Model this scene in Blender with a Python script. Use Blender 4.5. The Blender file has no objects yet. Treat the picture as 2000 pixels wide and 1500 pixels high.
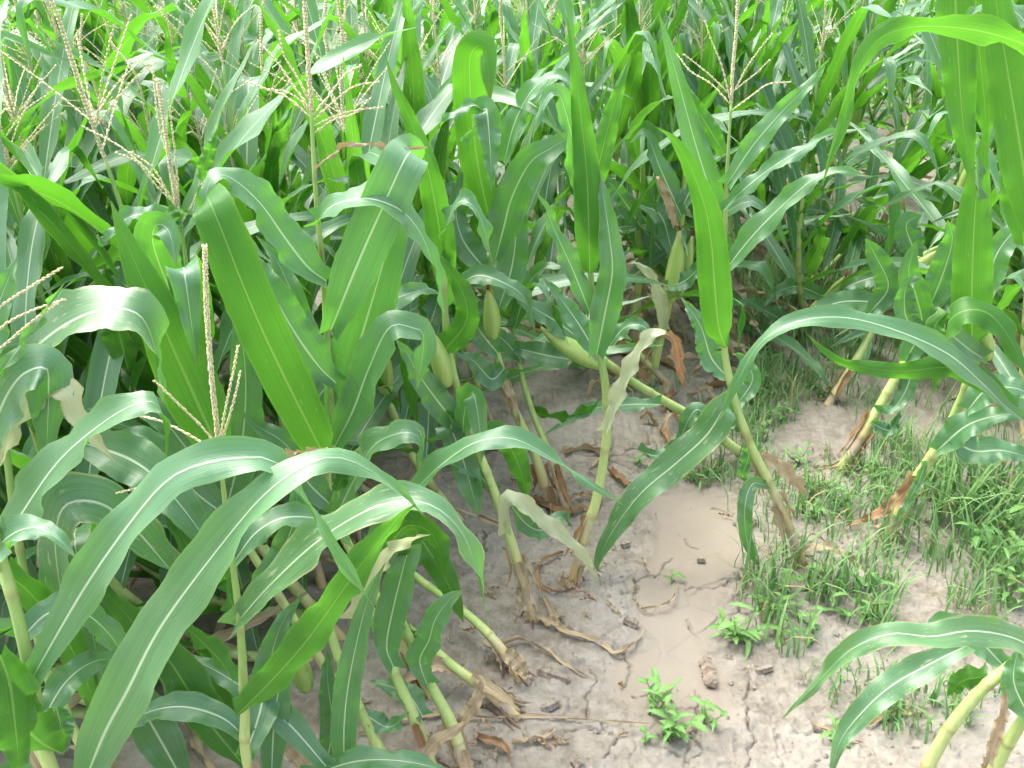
import bpy, math, random
import numpy as np
from mathutils import Vector, Matrix

random.seed(11)
RNG = np.random.default_rng(5)
SC = bpy.context.scene
COL = SC.collection

# ------------------------------------------------------------------ camera
CAM_H = 1.6
PITCH = math.radians(28)
cam_d = bpy.data.cameras.new('camera')
cam_d.lens = 36.0
cam_d.sensor_width = 36.0
cam_d.clip_start = 0.02
cam_d.clip_end = 400
cam = bpy.data.objects.new('camera', cam_d)
cam.location = (0, 0, CAM_H)
cam.rotation_euler = (math.pi / 2 - PITCH, 0, 0)
COL.objects.link(cam)
SC.camera = cam

# ------------------------------------------------------------------ sky, sun, exposure
SUN_EL, SUN_AZ = math.radians(62), math.radians(-55)      # azimuth measured from +Y towards +X
world = bpy.data.worlds.new('World')
SC.world = world
world.use_nodes = True
wn = world.node_tree
wn.nodes.clear()
sky = wn.nodes.new('ShaderNodeTexSky')
sky.sky_type = 'NISHITA'
sky.sun_disc = False
sky.sun_elevation = SUN_EL
sky.sun_rotation = SUN_AZ
sky.air_density = 1.0
sky.dust_density = 4.0
sky.ozone_density = 1.0
hs = wn.nodes.new('ShaderNodeHueSaturation')
hs.inputs['Saturation'].default_value = 0.58
bg = wn.nodes.new('ShaderNodeBackground')
bg.inputs['Strength'].default_value = 0.15
wo = wn.nodes.new('ShaderNodeOutputWorld')
wn.links.new(sky.outputs[0], hs.inputs['Color'])
wn.links.new(hs.outputs[0], bg.inputs['Color'])
wn.links.new(bg.outputs[0], wo.inputs['Surface'])

sun_d = bpy.data.lights.new('sun', 'SUN')
sun_d.energy = 1.5
sun_d.angle = math.radians(45)
sun_d.color = (1.0, 0.975, 0.94)
sun = bpy.data.objects.new('sun', sun_d)
sdir = Vector((math.sin(SUN_AZ) * math.cos(SUN_EL), math.cos(SUN_AZ) * math.cos(SUN_EL), math.sin(SUN_EL)))
sun.rotation_euler = (-sdir).to_track_quat('-Z', 'Y').to_euler()
sun.location = sdir * 20
COL.objects.link(sun)

vs = SC.view_settings
vs.view_transform = 'Standard'
vs.look = 'None'
vs.gamma = 1.0
vs.use_curve_mapping = False
vs.exposure = 2.15
SC.render.engine = 'CYCLES'
SC.cycles.use_denoising = True
SC.cycles.max_bounces = 5
SC.cycles.transmission_bounces = 3
SC.cycles.diffuse_bounces = 3
SC.cycles.glossy_bounces = 2
SC.cycles.use_adaptive_sampling = True
SC.cycles.adaptive_threshold = 0.03
SC.render.use_persistent_data = False

# ------------------------------------------------------------------ picture-to-place helpers
S_, C_ = math.sin(PITCH), math.cos(PITCH)

def at(px, py, Y):
    """the point at distance Y (metres along the ground) that lies under a picture position"""
    x, y = (px - 1000) / 2000, (750 - py) / 2000
    dY, dZ = C_ + y * S_, -S_ + y * C_
    k = Y / dY
    return Vector((x * k, Y, CAM_H + dZ * k))

def ground_at(px, py):
    x, y = (px - 1000) / 2000, (750 - py) / 2000
    dY, dZ = C_ + y * S_, -S_ + y * C_
    k = CAM_H / -dZ
    return Vector((x * k, dY * k, 0.0))

def smooth(a, b, t):
    t = min(1, max(0, (t - a) / (b - a)))
    return t * t * (3 - 2 * t)

def parse(s):
    return [tuple(float(v) for v in w.split(',')) for w in s.split()]

def resample(pts, n):
    """Catmull-Rom through pts, n+1 points at even arc length"""
    P = [2 * pts[0] - pts[1]] + list(pts) + [2 * pts[-1] - pts[-2]]
    dense = []
    for i in range(1, len(P) - 2):
        for k in range(12):
            t = k / 12
            a, b, c, d = P[i - 1], P[i], P[i + 1], P[i + 2]
            dense.append(0.5 * ((2 * b) + (c - a) * t + (2 * a - 5 * b + 4 * c - d) * t * t + (3 * b - a - 3 * c + d) * t ** 3))
    dense.append(P[-2].copy())
    L = [0]
    for i in range(1, len(dense)):
        L.append(L[-1] + (dense[i] - dense[i - 1]).length)
    out, j = [], 0
    for i in range(n + 1):
        s = L[-1] * i / n
        while j < len(L) - 2 and L[j + 1] < s:
            j += 1
        u = (s - L[j]) / max(1e-9, L[j + 1] - L[j])
        out.append(dense[j].lerp(dense[j + 1], min(1, max(0, u))))
    return out, L[-1]

# ------------------------------------------------------------------ object helpers
def mesh(name, V, F, mat, uv=None, col=None, smoothed=True):
    me = bpy.data.meshes.new(name)
    me.from_pydata([tuple(v) for v in V], [], F)
    if smoothed:
        me.polygons.foreach_set('use_smooth', [True] * len(me.polygons))
    if uv is not None:
        lay = me.uv_layers.new(name='UVMap')
        idx = np.empty(len(me.loops), dtype=np.int32)
        me.loops.foreach_get('vertex_index', idx)
        lay.data.foreach_set('uv', np.asarray(uv, dtype=np.float32)[idx].ravel())
    if col is not None:
        at_ = me.color_attributes.new('tint', 'FLOAT_COLOR', 'POINT')
        c = np.ones((len(V), 4), dtype=np.float32)
        c[:, :3] = np.asarray(col, dtype=np.float32)
        at_.data.foreach_set('color', c.ravel())
    me.materials.append(mat)
    me.update()
    return me

def link(name, data, parent=None, loc=(0, 0, 0)):
    o = bpy.data.objects.new(name, data)
    o.location = loc
    o.parent = parent
    COL.objects.link(o)
    return o

def tag(o, label, cat, group=None, kind=None):
    o['label'] = label
    o['category'] = cat
    if group:
        o['group'] = group
    if kind:
        o['kind'] = kind
    return o

def copy_tree(o, parent=None):
    c = o.copy()
    COL.objects.link(c)
    c.parent = parent
    for ch in list(o.children):
        copy_tree(ch, c)
    return c

# ------------------------------------------------------------------ materials
def new_mat(name):
    m = bpy.data.materials.new(name)
    m.use_nodes = True
    nt = m.node_tree
    nt.nodes.clear()
    return m, nt

class N:
    """short node-tree writer"""
    def __init__(s, nt):
        s.nt = nt
    def add(s, t, **kw):
        n = s.nt.nodes.new(t)
        for k, v in kw.items():
            setattr(n, k, v)
        return n
    def put(s, sock, v):
        if isinstance(v, bpy.types.NodeSocket):
            s.nt.links.new(v, sock)
        elif v is not None:
            sock.default_value = v
    def math(s, op, a, b=None, c=None, clamp=False):
        n = s.add('ShaderNodeMath', operation=op)
        n.use_clamp = clamp
        for i, v in enumerate((a, b, c)):
            if v is not None:
                s.put(n.inputs[i], v)
        return n.outputs[0]
    def mix(s, f, a, b, blend='MIX'):
        n = s.add('ShaderNodeMix', data_type='RGBA', blend_type=blend)
        s.put(n.inputs['Factor'], f)
        s.put(n.inputs['A'], a if isinstance(a, bpy.types.NodeSocket) else (*a, 1))
        s.put(n.inputs['B'], b if isinstance(b, bpy.types.NodeSocket) else (*b, 1))
        return n.outputs['Result']
    def ramp(s, v, lo, hi):
        n = s.add('ShaderNodeMapRange', interpolation_type='SMOOTHSTEP')
        s.put(n.inputs['Value'], v)
        n.inputs['From Min'].default_value = lo
        n.inputs['From Max'].default_value = hi
        return n.outputs[0]
    def noise(s, vec, scale, detail=3, rough=0.5):
        n = s.add('ShaderNodeTexNoise')
        if vec is not None:
            s.put(n.inputs['Vector'], vec)
        n.inputs['Scale'].default_value = scale
        n.inputs['Detail'].default_value = detail
        n.inputs['Roughness'].default_value = rough
        return n.outputs['Fac']
    def xyz(s, x, y, z=0.0):
        n = s.add('ShaderNodeCombineXYZ')
        for i, v in enumerate((x, y, z)):
            s.put(n.inputs[i], v)
        return n.outputs[0]

def leaf_material(name, green, glow, wear=0.0, dry=None, rough=0.43):
    """maize blade: U runs across (midrib at 0.5), V along from collar to tip"""
    m, nt = new_mat(name)
    g = N(nt)
    tc = g.add('ShaderNodeUVMap')
    sp = g.add('ShaderNodeSeparateXYZ')
    nt.links.new(tc.outputs[0], sp.inputs[0])
    u, v = sp.outputs[0], sp.outputs[1]
    info = g.add('ShaderNodeObjectInfo')
    rnd = info.outputs['Random']
    au = g.math('ABSOLUTE', g.math('SUBTRACT', u, 0.5))
    seed = g.math('MULTIPLY', rnd, 37.0)
    streak = g.noise(g.xyz(g.math('MULTIPLY', u, 34.0), g.math('MULTIPLY', v, 1.6), seed), 1.0, 3, 0.6)
    blotch = g.noise(g.xyz(g.math('MULTIPLY', u, 2.2), g.math('MULTIPLY', v, 7.0), seed), 1.0, 3, 0.6)
    geo = g.add('ShaderNodeNewGeometry')
    c = g.mix(g.ramp(streak, 0.3, 0.72), tuple(x * 0.86 for x in green), tuple(x * 1.15 for x in green))
    c = g.mix(g.math('MULTIPLY', g.ramp(blotch, 0.45, 0.8), 0.35), c, (green[0] * 1.45, green[1] * 1.18, green[2] * 0.9))
    c = g.mix(g.math('MULTIPLY', rnd, 0.45), c, (green[0] * 1.35, green[1] * 1.15, green[2] * 0.8))
    # the waxy upper face is bluer, the lower face yellower
    c = g.mix(g.math('MULTIPLY', geo.outputs['Backfacing'], 0.88), c, (green[0] * 0.66, green[1] * 0.78, green[2] * 0.22))
    # yellower towards edge and tip
    c = g.mix(g.math('MULTIPLY', g.ramp(au, 0.42, 0.5), 0.35), c, (0.19, 0.30, 0.06))
    c = g.mix(g.math('MULTIPLY', g.ramp(v, 0.9, 1.0), 0.4), c, (0.24, 0.27, 0.07))
    # midrib, wide at the collar and thin at the tip
    wid = g.math('MULTIPLY_ADD', v, -0.036, 0.042)
    rib = g.math('SUBTRACT', 1.0, g.ramp(g.math('DIVIDE', au, wid), 0.62, 1.0), clamp=True)
    ribc = g.mix(geo.outputs['Backfacing'], (0.56, 0.68, 0.47), (0.17, 0.33, 0.07))
    c = g.mix(g.math('MULTIPLY', rib, 0.85), c, ribc)
    # chewed and bleached flecks that run with the veins
    fl = g.add('ShaderNodeTexVoronoi')
    g.put(fl.inputs['Vector'], g.xyz(g.math('MULTIPLY', u, 13.0), g.math('MULTIPLY', v, 9.0), seed))
    fl.inputs['Scale'].default_value = 1.0
    fl.inputs['Randomness'].default_value = 1.0
    fm = g.math('SUBTRACT', 1.0, g.ramp(fl.outputs['Distance'], 0.05, 0.13), clamp=True)
    gate = g.ramp(blotch, 0.50 - 0.12 * wear, 0.60 - 0.12 * wear)
    fm = g.math('MULTIPLY', fm, gate)
    c = g.mix(g.math('MULTIPLY', fm, 0.45 + 0.5 * wear), c, (0.52, 0.52, 0.33))
    if wear > 0:
        ws = g.noise(g.xyz(g.math('MULTIPLY', u, 9.0), g.math('MULTIPLY', v, 12.0), seed), 1.0, 4, 0.7)
        wm = g.math('MULTIPLY', g.ramp(ws, 0.60, 0.66), wear)
        c = g.mix(wm, c, (0.50, 0.47, 0.31))
        em = g.math('MULTIPLY', g.math('MULTIPLY', g.ramp(g.math('ADD', au, g.math('MULTIPLY', ws, 0.16)), 0.52, 0.57), g.ramp(blotch, 0.42, 0.62)), wear)
        c = g.mix(em, c, (0.46, 0.38, 0.20))
    if dry:
        c = g.mix(g.ramp(streak, 0.3, 0.7), tuple(x * 0.62 for x in dry), tuple(x * 1.2 for x in dry))
        c = g.mix(g.math('MULTIPLY', g.ramp(blotch, 0.4, 0.7), 0.6), c, (dry[0] * 0.66, dry[1] * 0.58, dry[2] * 0.5))
        c = g.mix(g.math('MULTIPLY', rib, 0.4), c, (0.55, 0.48, 0.33))
    p = g.add('ShaderNodeBsdfPrincipled')
    nt.links.new(c, p.inputs['Base Color'])
    p.inputs['Roughness'].default_value = 0.75 if dry else rough
    p.inputs['Specular IOR Level'].default_value = 0.25 if dry else 0.95
    if not dry:
        top = g.math('SUBTRACT', 1.0, geo.outputs['Backfacing'])
        nt.links.new(g.math('MULTIPLY_ADD', top, 0.25, 0.01), p.inputs['Sheen Weight'])      # waxy bloom of the upper face
        nt.links.new(g.math('MULTIPLY_ADD', top, 0.68, 0.27), p.inputs['Specular IOR Level'])
        p.inputs['Sheen Roughness'].default_value = 0.45
        p.inputs['Sheen Tint'].default_value = (0.84, 1.0, 0.86, 1)
    bp = g.add('ShaderNodeBump')
    bp.inputs['Strength'].default_value = 0.35
    bp.inputs['Distance'].default_value = 0.0015
    rid = g.noise(g.xyz(g.math('MULTIPLY', u, 46.0), g.math('MULTIPLY', v, 2.0), seed), 1.0, 2, 0.5)
    nt.links.new(g.math('ADD', rid, g.math('MULTIPLY', blotch, 0.6)), bp.inputs['Height'])
    nt.links.new(bp.outputs[0], p.inputs['Normal'])
    tr = g.add('ShaderNodeBsdfTranslucent')
    tcol = g.mix(g.ramp(streak, 0.25, 0.75), tuple(x * 0.85 for x in glow), tuple(min(1, x * 1.12) for x in glow))
    if not dry:
        tcol = g.mix(g.math('MULTIPLY', rib, 0.6), tcol, (0.25, 0.38, 0.09))
    nt.links.new(tcol, tr.inputs['Color'])
    nt.links.new(bp.outputs[0], tr.inputs['Normal'])
    mx = g.add('ShaderNodeMixShader')
    mx.inputs[0].default_value = 0.22 if dry else 0.35
    nt.links.new(p.outputs[0], mx.inputs[1])
    nt.links.new(tr.outputs[0], mx.inputs[2])
    out = g.add('ShaderNodeOutputMaterial')
    nt.links.new(mx.outputs[0], out.inputs['Surface'])
    return m

M_LEAF = leaf_material('maize_leaf', (0.069, 0.180, 0.082), (0.140, 0.46, 0.022))
M_LEAFW = leaf_material('maize_leaf_chewed', (0.073, 0.180, 0.080), (0.15, 0.45, 0.03), wear=0.65)
M_DRY = leaf_material('maize_leaf_dry', (0.3, 0.2, 0.1), (0.35, 0.22, 0.08), dry=(0.46, 0.37, 0.235))
M_BROWN = leaf_material('maize_leaf_brown', (0.3, 0.2, 0.1), (0.35, 0.16, 0.05), dry=(0.33, 0.205, 0.105))
M_PALE = leaf_material('maize_leaf_bleached', (0.46, 0.51, 0.32), (0.46, 0.50, 0.24), wear=0.5)

def tint_material(name, rough=0.5, grain=60.0, amount=0.35, spec=0.4, glow=0.0):
    m, nt = new_mat(name)
    g = N(nt)
    a = g.add('ShaderNodeAttribute', attribute_name='tint')
    tc = g.add('ShaderNodeTexCoord')
    mp = g.add('ShaderNodeMapping')
    mp.inputs['Scale'].default_value = (grain * 4, grain * 4, grain * 0.35)
    nt.links.new(tc.outputs['Object'], mp.inputs[0])
    n1 = g.noise(mp.outputs[0], 1.0, 3, 0.6)
    n2 = g.noise(tc.outputs['Object'], grain, 3, 0.6)
    c = g.mix(g.math('MULTIPLY', g.ramp(n1, 0.35, 0.75), amount), a.outputs['Color'], (0.16, 0.15, 0.06), 'MIX')
    c = g.mix(g.math('MULTIPLY', g.ramp(n2, 0.62, 0.72), amount), c, (0.17, 0.10, 0.05))
    p = g.add('ShaderNodeBsdfPrincipled')
    nt.links.new(c, p.inputs['Base Color'])
    p.inputs['Roughness'].default_value = rough
    p.inputs['Specular IOR Level'].default_value = spec
    bp = g.add('ShaderNodeBump')
    bp.inputs['Strength'].default_value = 0.3
    bp.inputs['Distance'].default_value = 0.001
    nt.links.new(n1, bp.inputs['Height'])
    nt.links.new(bp.outputs[0], p.inputs['Normal'])
    out = g.add('ShaderNodeOutputMaterial')
    if glow:
        tr = g.add('ShaderNodeBsdfTranslucent')
        nt.links.new(c, tr.inputs['Color'])
        mx = g.add('ShaderNodeMixShader')
        mx.inputs[0].default_value = glow
        nt.links.new(p.outputs[0], mx.inputs[1])
        nt.links.new(tr.outputs[0], mx.inputs[2])
        nt.links.new(mx.outputs[0], out.inputs['Surface'])
    else:
        nt.links.new(p.outputs[0], out.inputs['Surface'])
    return m

M_STALK = tint_material('maize_stalk', 0.45, 25, 0.25)
M_EAR = tint_material('maize_husk', 0.5, 30, 0.28)
M_TASSEL = tint_material('maize_tassel', 0.8, 120, 0.10, 0.2, glow=0.3)
M_WEED = tint_material('weed_leaf', 0.5, 60, 0.12, 0.35, glow=0.35)
M_LITTER = tint_material('dead_stalk', 0.85, 60, 0.5, 0.15)

def soil_material():
    m, nt = new_mat('dried_silt')
    g = N(nt)
    tc = g.add('ShaderNodeTexCoord')
    P = tc.outputs['Object']
    a = g.add('ShaderNodeAttribute', attribute_name='tint')      # r: smooth silt film  g: crumbs
    sp = g.add('ShaderNodeSeparateColor')
    nt.links.new(a.outputs['Color'], sp.inputs[0])
    film = sp.outputs[0]
    n1 = g.noise(P, 3.0, 5, 0.6)
    n2 = g.noise(P, 26.0, 5, 0.65)
    n3 = g.noise(P, 160.0, 4, 0.7)
    rough = g.mix(g.ramp(n2, 0.3, 0.7), (0.166, 0.144, 0.110), (0.268, 0.241, 0.198))
    rough = g.mix(g.math('MULTIPLY', g.ramp(n1, 0.42, 0.66), 0.5), rough, (0.305, 0.286, 0.248))
    smoothc = g.mix(g.ramp(n1, 0.3, 0.7), (0.220, 0.188, 0.145), (0.264, 0.229, 0.182))
    c = g.mix(film, rough, smoothc)
    c = g.mix(g.math('MULTIPLY', g.ramp(n3, 0.60, 0.75), 0.2), c, (0.38, 0.365, 0.335))
    c = g.mix(g.math('MULTIPLY', g.ramp(n3, 0.42, 0.28), 0.2), c, (0.10, 0.085, 0.068))
    p = g.add('ShaderNodeBsdfPrincipled')
    nt.links.new(c, p.inputs['Base Color'])
    p.inputs['Roughness'].default_value = 0.9
    p.inputs['Specular IOR Level'].default_value = 0.2
    bp = g.add('ShaderNodeBump')
    bp.inputs['Strength'].default_value = 0.8
    bp.inputs['Distance'].default_value = 0.006
    h = g.math('ADD', g.math('MULTIPLY', n2, 0.7), g.math('MULTIPLY', n3, 0.35))
    h = g.math('MULTIPLY', h, g.math('SUBTRACT', 1.0, g.math('MULTIPLY', film, 0.8)))
    nt.links.new(h, bp.inputs['Height'])
    nt.links.new(bp.outputs[0], p.inputs['Normal'])
    out = g.add('ShaderNodeOutputMaterial')
    nt.links.new(p.outputs[0], out.inputs['Surface'])
    return m
M_SOIL = soil_material()

# ------------------------------------------------------------------ ground
_LAT = {}
def vnoise(x, y, scale, seed):
    if seed not in _LAT:
        _LAT[seed] = np.random.default_rng(seed).random((257, 257))
    r = _LAT[seed]
    X, Y = x * scale + 1000.0, y * scale + 1000.0
    xi, yi = np.floor(X).astype(int), np.floor(Y).astype(int)
    fx, fy = X - xi, Y - yi
    fx, fy = fx * fx * (3 - 2 * fx), fy * fy * (3 - 2 * fy)
    xi, yi = xi % 256, yi % 256
    return (r[xi, yi] * (1 - fx) + r[xi + 1, yi] * fx) * (1 - fy) + (r[xi, yi + 1] * (1 - fx) + r[xi + 1, yi + 1] * fx) * fy

def in_poly(x, y, poly, soft):
    """signed softness: 1 inside, 0 outside, over a band of width soft"""
    d = np.full(x.shape, 1e9)
    inside = np.zeros(x.shape, bool)
    n = len(poly)
    for i in range(n):
        ax, ay = poly[i]
        bx, by = poly[(i + 1) % n]
        vx, vy = bx - ax, by - ay
        t = np.clip(((x - ax) * vx + (y - ay) * vy) / (vx * vx + vy * vy + 1e-12), 0, 1)
        d = np.minimum(d, np.hypot(x - ax - t * vx, y - ay - t * vy))
        cr = ((ay > y) != (by > y)) & (x < (bx - ax) * (y - ay) / (by - ay + 1e-12) + ax)
        inside ^= cr
    s = np.where(inside, d, -d)
    return np.clip(0.5 + s / soft, 0, 1)

def gpoly(s):
    return [tuple(ground_at(*p)[:2]) for p in parse(s)]

FILM = gpoly('1270,960 1400,940 1440,1010 1430,1110 1425,1200 1390,1260 1400,1340 1400,1420 1340,1440 1250,1400 1220,1340 1225,1270 1260,1180 1250,1080')
CRACKS = ['830,1110 880,1112 930,1116 975,1120 1010,1122', '940,1030 945,1060 938,1085', '1220,1160 1250,1130 1290,1100 1310,1078', '1225,1270 1240,1300 1222,1330',
          '1290,1450 1350,1470 1365,1440 1358,1400 1372,1340', '1345,1195 1362,1230', '1455,1290 1470,1330 1455,1380 1475,1420 1460,1500', '1150,1300 1165,1325 1150,1350 1160,1385',
          '1345,1140 1390,1132 1430,1127', '1080,1180 1100,1230 1140,1255', '1180,1400 1200,1440 1185,1480', '1390,985 1440,990', '1340,1040 1365,1060', '1100,1420 1150,1410 1190,1425',
          '1290,1340 1320,1370 1355,1385', '1560,1410 1620,1400 1690,1375', '1240,1350 1265,1330 1290,1350']

def ground_height(x, y):
    z = (vnoise(x, y, 1.3, 1) - 0.5) * 0.05 + (vnoise(x, y, 5, 2) - 0.5) * 0.022
    return z

def build_ground():
    def axis(lo, hi, step, far0, far1):
        mid = np.arange(lo, hi + 1e-6, step)
        left, right, d = [], [], step
        p = lo
        while p > far0:
            d = min(d * 1.18, 3.0)
            p -= d
            left.append(p)
        p, d = hi, step
        while p < far1:
            d = min(d * 1.18, 3.0)
            p += d
            right.append(p)
        return np.concatenate([left[::-1], mid, right])
    xs = axis(-0.42, 1.2, 0.0032, -60, 60)
    ys = axis(1.32, 2.6, 0.0032, -30, 90)
    X, Y = np.meshgrid(xs, ys)
    z = ground_height(X, Y)
    wob = (vnoise(X, Y, 9, 9) - 0.5) * 0.12
    film = in_poly(X + wob, Y + (vnoise(X, Y, 7, 19) - 0.5) * 0.10, FILM, 0.05)
    rough = 1 - film
    z += rough * ((vnoise(X, Y, 22, 3) - 0.5) * 0.006 + (vnoise(X, Y, 60, 4) - 0.5) * 0.0045 + np.maximum(0, vnoise(X, Y, 95, 5) - 0.62) * 0.014 + (vnoise(X, Y, 150, 15) - 0.5) * 0.003)
    z += film * ((vnoise(X, Y, 30, 13) - 0.5) * 0.0012) - film * 0.004
    # small clods
    cl = np.maximum(0, vnoise(X, Y, 45, 6) - 0.70) * rough * (vnoise(X, Y, 4, 7) > 0.45)
    z += cl * 0.035
    # fine shrinkage cracks between curling plates (cell borders, only in patches)
    wx, wy = X + (vnoise(X, Y, 25, 21) - 0.5) * 0.035, Y + (vnoise(X, Y, 25, 22) - 0.5) * 0.035
    sc = 7.5
    cx, cy = np.floor(wx * sc), np.floor(wy * sc)
    r1 = np.random.default_rng(31).random((128, 128))
    r2 = np.random.default_rng(32).random((128, 128))
    f1 = np.full(X.shape, 9.0)
    f2 = np.full(X.shape, 9.0)
    for i in (-1, 0, 1):
        for j in (-1, 0, 1):
            a, b = ((cx + i).astype(int)) % 128, ((cy + j).astype(int)) % 128
            d = np.hypot(cx + i + r1[a, b] - wx * sc, cy + j + r2[a, b] - wy * sc)
            f2 = np.where(d < f1, f1, np.minimum(f2, d))
            f1 = np.minimum(f1, d)
    gap = np.clip(1 - (f2 - f1) / 0.036, 0, 1)
    patch = np.clip((vnoise(X, Y, 3.1, 41) - 0.50) * 5, 0, 1)
    z -= gap * patch * (0.35 + 0.65 * rough) * 0.016
    # the long cracks that can be followed in the picture
    near = (X > -0.6) & (X < 1.4) & (Y > 1.2) & (Y < 2.9)
    xn, yn = X[near], Y[near]
    xw = xn + (vnoise(xn, yn, 30, 51) - 0.5) * 0.030 + (vnoise(xn, yn, 90, 53) - 0.5) * 0.014
    yw = yn + (vnoise(xn, yn, 30, 52) - 0.5) * 0.030 + (vnoise(xn, yn, 90, 54) - 0.5) * 0.014
    d = np.full(xn.shape, 9.0)
    for c in CRACKS:
        q = gpoly(c)
        for (ax, ay), (bx, by) in zip(q[:-1], q[1:]):
            vx, vy = bx - ax, by - ay
            t = np.clip(((xw - ax) * vx + (yw - ay) * vy) / (vx * vx + vy * vy), 0, 1)
            d = np.minimum(d, np.hypot(xw - ax - t * vx, yw - ay - t * vy))
    zz = z[near]
    zz -= np.clip(1 - d / 0.0030, 0, 1) * 0.018
    z[near] = zz
    far = np.maximum(np.abs(X) - 8, 0) + np.maximum(Y - 14, 0)
    z -= np.minimum(far * 0.002, 0.1)
    V = np.stack([X.ravel(), Y.ravel(), z.ravel()], 1)
    nx, ny = len(xs), len(ys)
    i = np.arange(nx * ny).reshape(ny, nx)
    F = np.stack([i[:-1, :-1], i[:-1, 1:], i[1:, 1:], i[1:, :-1]], -1).reshape(-1, 4)
    me = bpy.data.meshes.new('ground')
    me.vertices.add(len(V))
    me.vertices.foreach_set('co', V.ravel())
    me.loops.add(F.size)
    me.loops.foreach_set('vertex_index', F.ravel().astype(np.int32))
    me.polygons.add(len(F))
    me.polygons.foreach_set('loop_start', np.arange(0, F.size, 4, dtype=np.int32))
    me.polygons.foreach_set('use_smooth', np.ones(len(F), bool))
    me.update(calc_edges=True)
    ca = me.color_attributes.new('tint', 'FLOAT_COLOR', 'POINT')
    c = np.ones((len(V), 4), np.float32)
    c[:, 0] = film.ravel()
    ca.data.foreach_set('color', c.ravel())
    me.materials.append(M_SOIL)
    o = link('ground', me)
    o['kind'] = 'structure'
    o['label'] = 'pale cracked silt soil of the maize field'
build_ground()

def gz(x, y):
    return float(ground_height(np.array([x]), np.array([y]))[0])

# ------------------------------------------------------------------ maize parts
UP = Vector((0, 0, 1))
CAMP = Vector((0, 0, CAM_H))

def leaf_mesh(pts, W, sides, fold=0.22, ripple=0.006, seed=0, mat=None, base=0.5, tip=2.4, n=24, origin=None, ragged=0.0, clasp=True):
    """blade as a curved strip with a V-shaped cross section, rippled margins and a pointed tip"""
    rn = random.Random(seed)
    ph1, ph2 = rn.random() * 6.28, rn.random() * 6.28
    q1, q2 = rn.uniform(2.5, 4.5), rn.uniform(2.5, 4.5)
    across = (-1, -0.78, -0.45, -0.09, 0, 0.09, 0.45, 0.78, 1)
    V, F, UV = [], [], []
    o = origin or Vector((0, 0, 0))
    prev = None
    for i, p in enumerate(pts):
        t = i / n
        T = (pts[min(i + 1, n)] - pts[max(i - 1, 0)]).normalized()
        S = sides(i, p, T)
        if prev is not None:
            if S.dot(prev) < 0:
                S = -S
            S = S + prev * 1.5
        S = S - T * S.dot(T)
        S = S.normalized() if S.length > 1e-6 else T.orthogonal().normalized()
        prev = S
        Nn = S.cross(T).normalized()
        w = W * 0.5 * (base + (1 - base) * smooth(0, 0.32, t)) * max(0.0, 1 - t ** tip)
        if clasp:
            w0 = min(0.017, W * 0.36)
            w = w0 + (w - w0) * smooth(0.0, 0.10, t)
        w = max(w, 0.0008)
        fo = fold * (1 + 1.6 * (1 - smooth(0, 0.25, t))) + (0.9 * (1 - smooth(0.0, 0.09, t)) if clasp else 0)
        env = smooth(0.04, 0.25, t) * (1 - smooth(0.85, 1, t))
        for a in across:
            rp = ripple * env * (abs(a) ** 2) * (math.sin(6.283 * q1 * t + ph1) if a < 0 else math.sin(6.283 * q2 * t + ph2))
            rp += ripple * 0.35 * env * abs(a) ** 2 * math.sin(6.283 * 9 * t + ph2 + a * 2)
            aa = a
            if ragged and abs(a) > 0.7:
                aa *= 1 - ragged * rn.random() ** 2
            lift = fo * w * (abs(aa) ** 1.3) + rp
            if abs(a) == 0.09:
                lift -= 0.0006
            V.append(p + S * (aa * w) + Nn * lift - o)
            UV.append((a * 0.5 + 0.5, t))
    m = len(across)
    for i in range(n):
        for j in range(m - 1):
            k = i * m + j
            F.append((k, k + 1, k + m + 1, k + m))
    return mesh('leaf', V, F, mat or M_LEAF, uv=UV)

def tube(V, F, C, pts, rad, col, k=9, cap=True, ov=None):
    """append a tube along pts; rad/col are lists"""
    b0 = len(V)
    n = len(pts)
    ref = None
    for i, p in enumerate(pts):
        T = (pts[min(i + 1, n - 1)] - pts[max(i - 1, 0)])
        T = T.normalized() if T.length > 1e-9 else UP
        if ref is None:
            ref = T.orthogonal().normalized()
        ref = (ref - T * ref.dot(T))
        ref = ref.normalized() if ref.length > 1e-6 else T.orthogonal().normalized()
        B = T.cross(ref)
        for j in range(k):
            a = 6.28318 * j / k
            r = rad[i] * (ov[j % len(ov)] if ov else 1)
            V.append(p + ref * (math.cos(a) * r) + B * (math.sin(a) * r))
            C.append(col[i])
    for i in range(n - 1):
        for j in range(k):
            a, b = b0 + i * k + j, b0 + i * k + (j + 1) % k
            F.append((a, b, b + k, a + k))
    if cap:
        F.append(tuple(b0 + j for j in reversed(range(k))))
        F.append(tuple(b0 + (n - 1) * k + j for j in range(k)))

def mixc(a, b, t):
    return tuple(x + (y - x) * t for x, y in zip(a, b))

C_TAN, C_PINK, C_PALE, C_GREEN, C_NODE = (0.54, 0.41, 0.20), (0.50, 0.38, 0.28), (0.46, 0.54, 0.20), (0.22, 0.38, 0.09), (0.28, 0.24, 0.10)

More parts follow.
